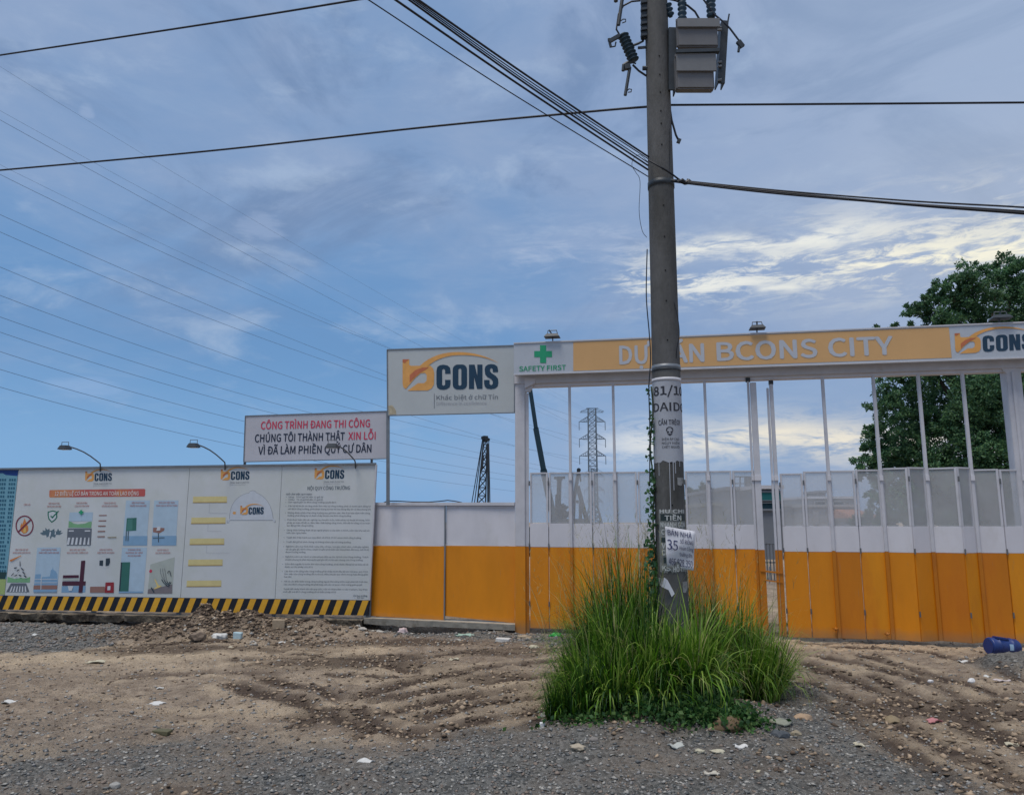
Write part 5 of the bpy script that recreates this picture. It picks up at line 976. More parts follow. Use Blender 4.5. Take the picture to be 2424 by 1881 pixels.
# ------------------------------------------------------------------ vegetation
LEAF = [mat('leaf_dark', (.025, .07, .035), .6, .35, 4, trans=.25), mat('leaf_mid', (.04, .10, .045), .6, .35, 4, trans=.25), mat('leaf_light', (.07, .15, .06), .6, .3, 4, trans=.3)]
BARK = mat('bark', (.10, .085, .07), .9, .3, 10, bump=.01, bs=20)
def leaves(name, P0, size, parent, mats, fold=.25, asp=.5):
    """a crown of folded two-triangle leaves at points P0"""
    n = len(P0); a = rng.random(n)*6.283; el = (rng.random(n)-.45)*2.2; d = np.stack([np.cos(a)*np.cos(el), np.sin(a)*np.cos(el), np.sin(el)], -1)
    r2 = rng.normal(0, 1, (n, 3)); s = np.cross(d, r2); s /= np.linalg.norm(s, axis=1)[:, None]+1e-9; up = np.cross(s, d); L_ = size*(.6+.8*rng.random(n))[:, None]
    V = np.stack([P0, P0 + d*L_*.5 + s*L_*asp*.5 + up*L_*fold*.3, P0 + d*L_, P0 + d*L_*.5 - s*L_*asp*.5 + up*L_*fold*.3], 1).reshape(-1, 3)
    F = (np.array([[0, 1, 2], [0, 2, 3]])[None] + (np.arange(n)*4)[:, None, None]).reshape(-1, 3); me = npmesh(name, V, F)
    for m_ in mats: me.materials.append(m_)
    me.polygons.foreach_set('material_index', np.repeat(rng.integers(0, len(mats), n), 2).astype(np.int32)); return place(me, name, parent)
def clump_pts(c, r, n, flat=.85):
    v = rng.normal(0, 1, (n, 3)); v /= np.linalg.norm(v, axis=1)[:, None]; q = v*(.55+.5*rng.random(n)**.6)[:, None]; q[:, 2] *= flat; return np.array(c)+q*r
def tree(name, label, Y, blobs, trunk_u, n, size, mats=LEAF, dY=1.0, bough=True, group=None):
    bs = [(np.array(P(u, v, Y + random.uniform(-1, 1)*dY*r*Y/FPX)), r*Y/FPX) for u, v, r in blobs]
    base = P(trunk_u, 1235, Y); base.z = 0; t = thing(name, label, 'tree', base, group); tot = sum(r**2 for _, r in bs); pts = []
    for c, r in bs:
        m_ = int(n*r**2/tot)
        sub = max(6, int(m_/70))
        for k in range(sub):
            v = rng.normal(0, 1, 3); v /= np.linalg.norm(v); cc = c + v*r*(.30+.80*rng.random()**.8); pts.append(clump_pts(cc, r*(.10+.15*rng.random()), m_//sub))
    leaves('crown', np.concatenate(pts), size, t, mats)
    top = max(bs, key=lambda b: b[0][2])[0]; hmid = base.z + (top[2])*.45; tr = max(.04, top[2]*.022)
    mb = MB(); fork = Vector((base.x + (top[0]-base.x)*.15, Y, hmid)); mb.tube([base - Vector((0, 0, .1)), base.lerp(fork, .5) + Vector((tr*.6, 0, 0)), fork], [tr*1.25, tr, tr*.75], 10); tk = mb.build('trunk', BARK, t, smooth=True)
    mb = MB()
    for c, r in bs[:14]:
        c = Vector(c); mb.tube([fork - Vector((0, 0, .2)), fork.lerp(c, .5) + Vector((0, 0, r*.2)), c], [tr*.5, tr*.3, tr*.08], 6)
    mb.build('limb', BARK, t, smooth=True); return t
LEAFB = [mat('big_leaf_dark', (.045, .115, .062), .55, .35, .8, trans=.3), mat('big_leaf_mid', (.075, .18, .085), .55, .35, .8, trans=.35), mat('big_leaf_light', (.13, .25, .10), .55, .35, .8, trans=.4)]
blobs = [(2300, 670, 52), (2362, 645, 45), (2405, 660, 55), (2255, 690, 40), (2215, 700, 32), (2180, 740, 40), (2160, 775, 22), (2230, 760, 55), (2300, 750, 70), (2390, 760, 70), (2470, 720, 90), (2470, 820, 90), (2210, 830, 30), (2120, 775, 16), (2075, 772, 8),
         (2120, 900, 40), (2165, 890, 45), (2230, 885, 30), (2100, 960, 45), (2160, 980, 70), (2230, 990, 75), (2310, 950, 85), (2390, 960, 90), (2460, 930, 80), (2070, 1030, 32), (2110, 1060, 55), (2180, 1090, 75), (2270, 1080, 80), (2360, 1080, 85), (2450, 1080, 80), (2060, 1100, 38), (2110, 1140, 55), (2200, 1160, 65), (2300, 1170, 70), (2400, 1170, 70), (2140, 1190, 50), (2240, 1200, 60), (2090, 1190, 40), (2350, 1200, 60), (2430, 1210, 60), (2180, 1130, 50), (2310, 880, 60), (2400, 870, 60), (2050, 1060, 18)]
tree('broadleaf_tree', 'large dense dark green tree rising behind the right side of the gate', 26, blobs, 2330, 210000, .10, LEAFB)
tree('bushy_tree', 'mid sized green tree seen through the gate screens right of the pole', 45, [(1645, 1180, 22), (1665, 1165, 16), (1650, 1215, 28), (1625, 1205, 18), (1690, 1190, 10), (1670, 1222, 20)], 1650, 5200, .26, LEAF)
tree('small_tree', 'tiny round treetop above a grey wall seen through the right gate screens', 60, [(1877, 1190, 8), (1870, 1196, 6), (1886, 1196, 6)], 1877, 1200, .25, LEAF)
tree('small_tree', 'dark round treetop against the machines behind the left gate screens', 42, [(1330, 1205, 9), (1333, 1218, 9), (1326, 1228, 8)], 1330, 1400, .2, [mat('leaf_blackish', (.02, .03, .03), .7, .2)])  # near-black leaf colour over the whole crown
tree('background_shrub', 'low hazy bushes at the foot of the large tree behind the gate', 30, [(2040, 1235, 22), (2100, 1235, 25), (2180, 1235, 28), (2260, 1238, 25), (2350, 1238, 25)], 2160, 5000, .2, LEAF, group=None)
# tall grass round the pole
GB = [mat('blade_dark', (.035, .105, .008), .55, .3, 6, trans=.3), mat('blade_mid', (.12, .26, .015), .5, .3, 6, trans=.35), mat('blade_light', (.29, .42, .07), .45, .3, 6, trans=.35), mat('blade_dry', (.40, .38, .16), .6, .2, 6, trans=.3), mat('blade_inner_shade', (.014, .055, .008), .6, .3, 6, trans=.2)]  # darkest blades carry the shade inside the clump as colour
def blades(name, bx, by, bz, ln, lean, az, wd, mi, mats, seg=5, droop=None, twist=0.0):
    n = len(bx); ks = np.linspace(0, 1, seg+1); V = np.zeros((n, (seg+1)*2, 3)); dr = droop if droop is not None else np.zeros(n)
    x, z = np.zeros(n), np.zeros(n); sd = np.stack([-np.sin(az+twist), np.cos(az+twist)], -1)
    for i, k in enumerate(ks):
        if i: th = lean + dr*k*k; x = x + np.sin(th)*ln/seg; z = z + np.cos(th)*ln/seg
        w = wd*(1-k**1.6)*.5 + .0004; cx = bx+np.cos(az)*x; cy = by+np.sin(az)*x
        V[:, 2*i] = np.stack([cx-sd[:, 0]*w, cy-sd[:, 1]*w, bz+z], -1); V[:, 2*i+1] = np.stack([cx+sd[:, 0]*w, cy+sd[:, 1]*w, bz+z], -1)
    F0 = np.array([(2*i, 2*i+1, 2*i+3, 2*i+2) for i in range(seg)]); F = (F0[None] + (np.arange(n)*(seg+1)*2)[:, None, None]).reshape(-1, 4); me = npmesh(name, V.reshape(-1, 3), F)
    for m_ in mats: me.materials.append(m_)
    me.polygons.foreach_set('material_index', np.repeat(mi, seg).astype(np.int32)); me.polygons.foreach_set('use_smooth', np.ones(len(F), bool)); return me
def grass(cu, cv, ru, rv, n, hmin, hmax, wts, lean_s=.35, outw=.5, seedl=1, wid=(.008, .020), drp=1.5):
    c = PZ(cu, cv); rx = ru*.79*c.y/FPX; ry = rv; nc = max(6, n//55); ci = rng.integers(0, nc, n); a = (rng.random(nc)*6.283)[ci]; r = np.sqrt(rng.random(nc))[ci]; ch = (.55+.60*rng.random(nc))[ci]; cl = rng.normal(0, .16, (nc, 2))[ci]
    ja, jr = rng.random(n)*6.283, .16*np.sqrt(rng.random(n)); qx, qy = np.cos(a)*r+np.cos(ja)*jr, np.sin(a)*r+np.sin(ja)*jr; a = np.arctan2(qy, qx); r = np.hypot(qx, qy); bx = c.x+np.cos(a)*r*rx; by = c.y+np.sin(a)*r*ry; bz = height(bx, by)-.01
    az = np.arctan2(np.sin(a)*r*ry*.8+rng.normal(0, .25, n)+cl[:, 1], np.cos(a)*r*rx+rng.normal(0, .25, n)+cl[:, 0]); ln = ch*(hmin+(hmax-hmin)*rng.random(n))*(1-.30*r**2); lean = np.abs(rng.normal(0, .13, n))+outw*.75*r**1.5*rng.random(n)
    dr = (rng.random(n)**2.2)*drp*2; wd = wid[0]+(wid[1]-wid[0])*rng.random(n); mi = rng.choice(len(GB), n, p=wts); return [bx, by, bz, ln, lean, az, wd, mi, dr]
tufts = [grass(1500, 1650, 135, .45, 3600, .45, 1.60, [.26, .30, .16, .08, .20]), grass(1430, 1690, 105, .36, 1700, .3, 1.0, [.32, .32, .12, .02, .22]), grass(1560, 1640, 110, .42, 1700, .45, 1.4, [.3, .36, .14, .04, .16]), grass(1540, 1715, 130, .30, 1400, .2, .75, [.40, .26, .08, .02, .24], outw=.8),
         grass(1700, 1650, 120, .42, 1400, .3, 1.0, [.2, .34, .26, .12, .08], outw=.7), grass(1790, 1630, 85, .35, 1100, .3, .92, [.12, .30, .34, .18, .06], outw=.8), grass(1360, 1680, 60, .30, 700, .25, .75, [.2, .4, .24, .1, .06], outw=.9), grass(1600, 1600, 180, .3, 1200, .5, 1.15, [.15, .4, .3, .1, .05]),
    grass(1570, 1712, 150, .25, 2200, .3, .85, [.34, .30, .12, .03, .21], outw=.5), grass(1640, 1640, 130, .35, 1800, .4, 1.1, [.25, .36, .22, .06, .11]), grass(1760, 1650, 90, .35, 900, .3, 1.0, [.15, .36, .3, .12, .07], outw=.6),
    grass(1470, 1715, 120, .22, 620, .45, 1.05, [.1, .35, .45, .05, .05], outw=.7, wid=(.012, .024), drp=2.6), grass(1600, 1722, 150, .2, 520, .5, 1.1, [.05, .3, .5, .12, .03], outw=.8, wid=(.012, .022), drp=2.8), grass(1400, 1730, 110, .12, 1200, .2, .6, [.45, .25, .05, 0, .25], outw=.6), grass(1520, 1700, 150, .35, 2600, .25, .7, [.35, .05, 0, 0, .60]), grass(1690, 1640, 110, .4, 700, .6, 1.35, [.15, .35, .25, .2, .05], drp=2.2)]
cat_ = [np.concatenate([t_[i] for t_ in tufts]) for i in range(9)]
me = blades('tall_grass', *cat_[:8], GB, seg=7, droop=cat_[8], twist=0.0); o = place(me, 'tall_grass'); meta(o, 'tall arching green grass clump growing round the foot of the pole', kind='stuff')
# long seed stalks
n = 230; c = PZ(1560, 1650); bx = c.x+rng.normal(0, .42, n); by = c.y+rng.normal(0, .22, n); ln = .95+.85*rng.random(n); lean = np.abs(rng.normal(0, .2, n))+.02; az = rng.random(n)*6.283
me = blades('seed_stalks', bx, by, height(bx, by), ln, lean, az, np.full(n, .0045), np.zeros(n, int), [mat('stalk', (.30, .29, .13), .7, .2, 6, trans=.2)], seg=7, droop=.3+.7*rng.random(n)); o = place(me, 'seed_stalks'); meta(o, 'thin pale seed stalks standing above the grass clump', kind='stuff')
n = 2600; k = rng.integers(0, 230, n); tt_ = .72+.28*rng.random(n); th = lean[k]; px_ = bx[k]+np.cos(az[k])*np.sin(th)*ln[k]*tt_; py_ = by[k]+np.sin(az[k])*np.sin(th)*ln[k]*tt_; pz_ = height(bx, by)[k]+np.cos(th*1.15)*ln[k]*tt_
me = blades('seed_heads', px_, py_, pz_, .03+.05*rng.random(n), .4+.8*rng.random(n), rng.random(n)*6.283, np.full(n, .0028), np.zeros(n, int), [MATS['stalk']], seg=2, droop=np.zeros(n)); o = place(me, 'seed_heads'); meta(o, 'feathery seed heads on the tallest grass stalks', kind='stuff')
# broad-leaved ground cover
GC = [mat('weed_dark', (.022, .075, .018), .55, .3, 8, trans=.25), mat('weed_mid', (.045, .13, .028), .55, .3, 8, trans=.3), mat('weed_light', (.10, .19, .05), .55, .25, 8, trans=.3)]
pts = []
for cu, cv, ru, ry, m_, zz in ((1600, 1745, 90, .16, 2600, .10), (1720, 1755, 70, .13, 2200, .07), (1440, 1745, 120, .08, 380, .05), (1610, 1738, 80, .12, 900, .12), (1370, 1735, 60, .10, 260, .05), (1690, 1728, 50, .15, 700, .12), (1560, 1610, 60, .3, 900, .8)):
    c = PZ(cu, cv); x = c.x+rng.normal(0, ru*c.y/FPX*.55, m_); y = c.y+rng.normal(0, ry, m_)*.7; pts.append(np.stack([x, y, height(x, y)+zz*rng.random(m_)], -1))
o = leaves('broadleaf_weeds', np.concatenate(pts), .036, None, GC, asp=.8); meta(o, 'low leafy weeds spreading at the foot of the grass clump', kind='stuff')
# vine up the pole
t = thing('climbing_vine', 'green climbing vine with small leaves up the left side of the pole', 'plant', ppt(-1.4, .2, .02))
vz = np.linspace(.3, pz(910), 60); MB().tube([ppt(-1.45+.12*math.sin(z*5), z, .02+.012*math.sin(z*9)) for z in vz], .007, 6).build('stem', mat('vine_stem', (.06, .075, .03), .8, .2), t, smooth=True)
pts = []
for z in np.linspace(.4, pz(905), 900):
    v_ = z; dn = (1.1 if z < pz(1230) else (.5 if z < pz(1080) else .22))*(1.25 if math.sin(z*11)+math.sin(z*23+1) > -.4 else .35); 
    if random.random() > dn: continue
    w = .065 if z < pz(1230) else (.045 if z < pz(1080) else .022); p = ppt(-1.5+random.uniform(-.35, .3), z, .015+abs(random.gauss(0, w*.55))); pts.append((p.x, p.y, p.z))
leaves('leaf', np.array(pts), .042, t, [mat('vine_dark', (.035, .11, .05), .5, .3, 8, trans=.25), mat('vine_mid', (.06, .17, .07), .5, .3, 8, trans=.3), mat('vine_light', (.07, .17, .06), .5, .3, 8, trans=.3)], asp=.75)['kind'] = 'stuff'

# ------------------------------------------------------------------ beyond the gate
def lattice(mb, pts4a, pts4b, n, r, material=None):
    a, b_ = [Vector(p) for p in pts4a], [Vector(p) for p in pts4b]
    for i in range(4): mb.bar(a[i], b_[i], r*1.5, r*1.5, material)
    for k in range(n):
        s0, s1 = k/n, (k+1)/n
        for i in range(4):
            j = (i+1) % 4; p, q = a[i].lerp(b_[i], s0), a[j].lerp(b_[j], s1); p2, q2 = a[j].lerp(b_[j], s0), a[i].lerp(b_[i], s1)
            mb.bar(p, q, r, r, material); mb.bar(p2, q2, r, r, material); mb.bar(a[i].lerp(b_[i], s1), q, r, r, material)
    return mb
PYL = mat('pylon_steel', (.13, .17, .21), .6, .1)
def pylon(u, Y, vt, vb, w, arms, label):
    s = Y/FPX; base = P(u, 1235, Y); base.z = 0; t = thing('transmission_pylon', label, 'pylon', base, 'lattice pylons behind the site'); up = Vector((0, 0, 1))
    zt = P(u, vt, Y).z; hw = w*s/2; zw = P(u, 1200, Y).z
    sq = lambda z, h: [Vector((base.x+x*h, Y+y*h, z)) for x, y in ((-1, -1), (1, -1), (1, 1), (-1, 1))]
    lattice(MB(), sq(zw, hw*1.15), sq(zt, hw), 17, .13).build('mast', PYL, t); lattice(MB(), sq(0, hw*2.3), sq(zw, hw*1.15), 4, .16).build('leg_section', PYL, t)
    for v, half, hang in arms:
        z = P(u, v, Y).z
        for sx in (-1, 1):
            tip = Vector((base.x + sx*half*s, Y, z)); mb = MB()
            for yy in (-1, 1):
                A = Vector((base.x+sx*hw, Y+yy*hw, z)); B_2 = Vector((base.x+sx*hw, Y+yy*hw, z+13*s)); mb.bar(A, tip, .13, .13); mb.bar(B_2, tip, .13, .13)
                for k in range(1, 5): mb.bar(A.lerp(tip, k/5), B_2.lerp(tip, (k-.5)/5), .08, .08)
            ar = mb.build('crossarm', PYL, t)
            if hang: MB().tube([tip, tip - up*hang*s], .12, 6).build('insulator_string', PYL, ar)
    mb = MB()
    zc = P(u, vt, Y).z; th = arms[0][1]*s*.9
    for yy in (-1, 1): mb.bar(Vector((base.x-th, Y+yy*hw, zc-8*s)), Vector((base.x+th, Y+yy*hw, zc-8*s)), .13, .13); mb.bar(Vector((base.x-hw, Y+yy*hw, zc)), Vector((base.x-th, Y+yy*hw, zc-8*s)), .1, .1); mb.bar(Vector((base.x+hw, Y+yy*hw, zc)), Vector((base.x+th, Y+yy*hw, zc-8*s)), .1, .1); mb.bar(Vector((base.x-hw*1.6, Y+yy*hw, zc)), Vector((base.x+hw*1.6, Y+yy*hw, zc)), .13, .13)
    mb.build('top_frame', PYL, t)
pylon(1405.5, 250, 967, 1240, 18, [(998, 31, 20), (1039, 31, 20), (1079, 31, 20)], 'near grey lattice pylon with three pairs of arms, seen through the gate opening')
pylon(1408, 420, 1110, 1240, 13, [(1128, 24, 9), (1160, 23, 9), (1188, 20, 7)], 'fainter second lattice pylon just behind the near one, seen through the screens')
RIG = mat('rig_dark', (.022, .03, .038), .6, .2, 2); RIGB = mat('boom_navy', (.008, .035, .055), .5, .15, 2)
# lattice crane boom
Yc = 60; s = Yc/FPX; t = thing('crawler_crane', 'dark lattice crane boom with sheave head rising behind the white and orange fence', 'crane', P(1140, 1235, Yc) * 1)
base_ = P(1138, 1235, Yc); bt = P(1149, 1040, Yc); bb = P(1136, 1250, Yc); hw1, hw2 = 5*s, 12*s
sq = lambda c, h: [c + Vector((x*h, y*h, 0)) for x, y in ((-1, -1), (1, -1), (1, 1), (-1, 1))]
lattice(MB(), sq(bb, hw2), sq(bt, hw1*.8), 11, .055).build('lattice_boom', RIG, t)
mb = MB(); mb.bar(P(1149, 1044, Yc), P(1150, 1032, Yc), 11*s, .6); mb.tube([P(1143, 1036, Yc-.4), P(1143, 1036, Yc+.4)], 4.5*s, 12); mb.tube([P(1156, 1040, Yc-.4), P(1156, 1040, Yc+.4)], 4*s, 12); mb.build('sheave_head', RIG, t)
mb = MB(); mb.bar(P(1143, 1078, Yc-.5), P(1140, 1110, Yc-.5), 6*s, .3); mb.bar(P(1152, 1078, Yc-.5), P(1154, 1112, Yc-.5), 5*s, .3); mb.build('boom_plate', RIG, t)
MB().bar(P(1155, 1050, Yc-.6), P(1156, 1250, Yc-.6), 4.5*s, .35).build('hoist_leader', RIG, t)
mb = MB()
for a, b_ in (((1143, 1035), (1110, 1230)), ((1143, 1036), (1118, 1230)), ((1157, 1042), (1161, 1250))): mb.tube([P(*a, Yc), P(*b_, Yc)], .035, 4)
mb.build('stay_rope', RIG, t)
mb = MB(); bx_ = P(1130, 1235, Yc); mb.box((bx_.x-1, Yc+1, .55), (5, 3.2, 1.0)); mb.box((bx_.x-.8, Yc+1, 1.5), (3.0, 2.6, .9)); mb.build('carriage', RIG, t, bevel=.1)
# navy telescopic boom and rigs behind the screens
Yr = 38; s = Yr/FPX
t = thing('telescopic_crane', 'dark navy telescopic boom leaning left behind the first gate panels', 'crane', Vector((P(1325, 1235, Yr).x, Yr, 0)))
mb = MB()
for a, b_, w in (((1318, 1262), (1286, 1110), 15), ((1287, 1114), (1268, 1012), 12), ((1269, 1016), (1254, 915), 9)): mb.bar(P(*a, Yr), P(*b_, Yr), w*s, .5)
mb.build('boom', RIGB, t, bevel=.03)
mb = MB(); c = P(1330, 1235, Yr); mb.box((c.x, Yr, .6), (3.5, 2.4, 1.0)); mb.box((c.x+.5, Yr, 1.4), (1.6, 1.8, .7)); mb.build('chassis', RIG, t, bevel=.05)
Yr = 40; s = Yr/FPX
t = thing('piling_rig', 'grey piling rig with a flat headed mast behind the second gate screen', 'piling rig', Vector((P(1322, 1235, Yr).x, Yr, 0)))
mb = MB(); mb.bar(P(1324, 1130, Yr), P(1321, 1262, Yr), 10*s, .4); mb.build('mast', RIG, t, bevel=.02)
mb = MB(); mb.bar(P(1312, 1131, Yr), P(1337, 1130, Yr), 5*s, .5); mb.bar(P(1318, 1134, Yr), P(1331, 1134, Yr), 6*s, .4); mb.build('mast_head', RIG, t)
mb = MB(); mb.bar(P(1318, 1170, Yr-.4), P(1315, 1262, Yr-.4), 6*s, .3); c = P(1318, 1235, Yr); mb.box((c.x, Yr, .7), (3, 2, 1.3)); mb.build('drive', RIG, t)
t = thing('drilling_rig', 'grey drilling rig with a slanting strut behind the third and fourth gate screens', 'drilling rig', Vector((P(1372, 1235, Yr).x, Yr, 0)))
mb = MB(); mb.bar(P(1370, 1112, Yr), P(1360, 1175, Yr), 7*s, .4); mb.bar(P(1360, 1175, Yr), P(1356, 1262, Yr), 6*s, .35); mb.build('mast', RIG, t)
mb = MB(); mb.bar(P(1367, 1150, Yr), P(1397, 1262, Yr), 9*s, .4); mb.build('strut', RIG, t)
mb = MB(); mb.tube([P(1370, 1112, Yr-.3), P(1370, 1112, Yr+.3)], 5*s, 10); mb.bar(P(1372, 1120, Yr), P(1375, 1140, Yr), 3*s, .2); mb.build('sheave', RIG, t)
mb = MB(); mb.bar(P(1374, 1190, Yr), P(1374, 1262, Yr), 7*s, .3); mb.tube([P(1367, 1187, Yr-.1), P(1367, 1187, Yr+.1)], 4*s, 12); c = P(1376, 1235, Yr); mb.box((c.x, Yr+.5, .7), (2.6, 2, 1.3)); mb.build('power_pack', RIG, t)

def house(name, label, u0, u1, vt, Y, wallm, depth=8, roof=None, wins=(), extra=()):
    a, b_ = P(u0, 1235, Y), P(u1, 1235, Y); zt = P((u0+u1)/2, vt, Y).z; t = thing(name, label, 'building', Vector(((a.x+b_.x)/2, Y, 0)))
    MB().box(((a.x+b_.x)/2, Y+depth/2, zt/2-.1), (b_.x-a.x, depth, zt+.2)).build('wall', wallm, t, bevel=.02)
    MB().box(((a.x+b_.x)/2, Y+depth/2, zt+.08), (b_.x-a.x+.3, depth+.3, .16)).build('roof_slab', roof or wallm, t)
    for (x0, y0, x1, y1, m_) in wins:
        q0, q1 = P(x0, y0, Y-.01), P(x1, y1, Y-.01); w = MB(); w.box(((q0.x+q1.x)/2, Y-.03, (q0.z+q1.z)/2), (abs(q1.x-q0.x), .06, abs(q0.z-q1.z))); wo_ = w.build('window', m_, t)
        f = MB(); X0, X1, Z0, Z1 = q0.x, q1.x, q1.z, q0.z
        for A, B_2 in (((X0, Z0), (X1, Z0)), ((X1, Z0), (X1, Z1)), ((X1, Z1), (X0, Z1)), ((X0, Z1), (X0, Z0))): f.bar((A[0], Y-.07, A[1]), (B_2[0], Y-.07, B_2[1]), .09, .05)
        f.build('window_frame', wallm, wo_)
    return t, a, b_, zt
HG = mat('wall_grey', (.22, .23, .25), .8, .08, .6, col2=(.17, .17, .18), c2s=.5); HW2 = mat('wall_pale', (.38, .38, .39), .8, .06, .6, col2=(.30, .29, .28), c2s=.6); TEAL = mat('glass_teal', (.03, .16, .17), .25, .1, .6); DGL = mat('glass_dark', (.02, .05, .07), .2, .1); RTILE = mat('roof_tile', (.34, .15, .09), .8, .15, 1.5)
TW = mat('tower_wall', (.19, .21, .24), .7, .06, .5)
t, a, b_, zt = house('office_building', 'tall grey block with teal glazing seen through the gap between the gate leaves', 1794, 1850, 1157, 34, TW, 10, WHITEP, ((1796, 1163, 1850, 1186, TEAL), (1796, 1188, 1850, 1206, DGL)))
house('concrete_house', 'stepped grey concrete house behind the gate screens left of the gap', 1727, 1793, 1160, 36, HG, 8, None, ((1770, 1195, 1780, 1215, DGL),))
house('low_house', 'low beige walled house beside the stepped concrete house', 1688, 1726, 1197, 37, mat('wall_beige', (.26, .25, .20), .85, .1, .8), 8)
t = thing('roof_tank_stand', 'rooftop water tank and light railing on the stepped concrete house', 'water tank', P(1775, 1155, 37))
mb = MB(); c = P(1776, 1150, 38); mb.tube([c, c + Vector((0, 0, .45))], .28, 14); mb.build('tank', GALV, t); mb = MB()
for u in (1738, 1752, 1766, 1790): mb.bar(P(u, 1160, 37), P(u, 1128, 37), .05, .05)
mb.bar(P(1738, 1128, 37), P(1790, 1128, 37), .05, .05); mb.bar(P(1738, 1144, 37), P(1790, 1144, 37), .04, .04); mb.build('railing', LAMPM, t)
house('walled_yard', 'plain grey yard wall behind the first screens right of the gap', 1846, 1906, 1198, 50, HG, 6)
t, a, b_, zt = house('white_house', 'pale flat roofed house with dark louvred openings behind the right gate screens', 1908, 2030, 1200, 48, HW2, 9, None, ((1925, 1206, 1936, 1240, HW2), (1998, 1219, 2020, 1232, DGL)))
t2_, *_ = house('roof_storey', 'set back rooftop storey with two dark louvred openings on the pale house', 1908, 2028, 1180, 52, HW2, 6, WHITEP, ((1927, 1186, 1954, 1199, DGL), (1971, 1186, 1998, 1199, DGL)))
house('stair_tower', 'small square stair tower on top of the pale house', 1945, 1959, 1166, 56, HG, 3)
t, a, b_, zt = house('tiled_house', 'low house with an orange tiled roof behind the screens before the tree', 2031, 2080, 1232, 45, HW2, 6)
mb = MB(); z0 = zt+.16; z1 = P(2055, 1219, 45).z + .4; mb.add([(a.x-.3, 44.6, z0), (b_.x+.3, 44.6, z0), (b_.x+.3, 51.4, z0), (a.x-.3, 51.4, z0), (a.x-.1, 48, z1), (b_.x+.1, 48, z1)], [(0, 1, 5, 4), (2, 3, 4, 5), (0, 4, 3), (1, 2, 5), (0, 3, 2, 1)]); mb.build('roof', RTILE, t)
# site railing and rubble seen through the gap
t = thing('site_railing', 'thin steel guard railing inside the site seen through the gate gap', 'railing', P(1828, 1345, 20)); mb = MB()
for u in (1818, 1826, 1834): mb.bar(PZ(u, 1375), Vector((PZ(u, 1375).x, PZ(u, 1375).y, 1.0)), .03, .03)
q0, q1 = PZ(1812, 1375), PZ(1842, 1375); mb.bar(q0+Vector((0, 0, 1)), q1+Vector((0, 0, 1)), .03, .03); mb.bar(q0+Vector((0, 0, .5)), q1+Vector((0, 0, .5)), .03, .03); mb.build('rail', LAMPM, t)

for k_ in ('orange_paint_b', 'orange_paint_c', 'orange_paint_worn'):
    if k_ in MATS: mud(MATS[k_])
# ------------------------------------------------------------------ litter and stones
def debris(name, label, cat, u, v, wpx, hpx, col, kind='rock', rot=None, group=None, lift=0.0):
    c = PZ(u, v)
    for _ in range(8): z = gz(c.x, c.y); c = c.lerp(PZ(u, v, z), .7)
    c.z = gz(c.x, c.y) - .004; z = c.z; s = .86*math.hypot(c.y, 1.6)/FPX; w, h = wpx*s, hpx*s; rr_ = random.Random(int(u*7+v)); rot = rr_.uniform(-.4, .4) if rot is None else rot
    m_ = mat('litter_%s_%s' % (name, '_'.join(str(int(x*100)) for x in col)), col, .75, .15, 30, col2=tuple(x*.55 for x in col), c2s=14, c2lo=.55, c2hi=.8)
    bm = bmesh.new()
    if kind in ('rock', 'bag'):
        bmesh.ops.create_icosphere(bm, subdivisions=3 if kind == 'bag' else 2, radius=1)
        from mathutils import noise
        for v_ in bm.verts:
            q = v_.co*(2.3 if kind == 'bag' else 1.3)+Vector((u, v, 0)); k = 1+(.55 if kind == 'bag' else .35)*noise.noise(q)+(.25*noise.noise(q*3) if kind == 'bag' else 0)
            v_.co = Vector((v_.co.x*w/2, v_.co.y*w*.38, v_.co.z*h/2))*k
            if kind == 'rock': v_.co.z = max(v_.co.z, -h*.3)
    elif kind == 'mound':
        bmesh.ops.create_icosphere(bm, subdivisions=4, radius=1)
        from mathutils import noise
        for v_ in bm.verts:
            q = v_.co*1.1+Vector((u, v, 0)); k = 1+.22*noise.noise(q)+.07*noise.noise(q*5)+.03*noise.noise(q*14); v_.co = Vector((v_.co.x*w/2, v_.co.y*w*.36, max(v_.co.z, -.3)*h*.62))*k
    elif kind == 'flat':
        bmesh.ops.create_grid(bm, x_segments=6, y_segments=5, size=.5)
        for v_ in bm.verts:
            x, y = v_.co.x, v_.co.y; e = max(abs(x), abs(y)) > .42
            jx, jy = (rr_.uniform(-.09, .09), rr_.uniform(-.09, .09)) if e else (0, 0)
            v_.co = Vector(((x+jx)*w, (y+jy)*max(w*.7, h*2.2), h*.22*math.sin(x*7+u)+h*.2*math.cos(y*6+v)+.012))
        r_ = bmesh.ops.extrude_face_region(bm, geom=bm.faces[:]); bmesh.ops.translate(bm, verts=[g for g in r_['geom'] if isinstance(g, bmesh.types.BMVert)], vec=(0, 0, .006))
    elif kind == 'slab':
        bmesh.ops.create_cube(bm, size=1)
        for v_ in bm.verts: v_.co = Vector((v_.co.x*w*rr_.uniform(.85, 1.1), v_.co.y*w*.55*rr_.uniform(.8, 1.1), v_.co.z*h*rr_.uniform(.8, 1.1)+h*.35))
        bmesh.ops.bevel(bm, geom=bm.edges[:], offset=min(w, h)*.08, segments=1, affect='EDGES')
    bmesh.ops.recalc_face_normals(bm, faces=bm.faces); me = bpy.data.meshes.new(name); bm.to_mesh(me); bm.free(); me.materials.append(m_)
    if kind in ('bag', 'mound'): me.polygons.foreach_set('use_smooth', [True]*len(me.polygons))
    o = place(me, name); o.location = c + Vector((0, 0, (h*.18 if kind in ('rock', 'bag') else -.006)+lift)); o.rotation_euler = (0, 0, rot); return meta(o, label, cat, group)
WH = (.62, .61, .57); CRM = (.52, .47, .34); GRY = (.33, .32, .29); TAN = (.36, .28, .19)
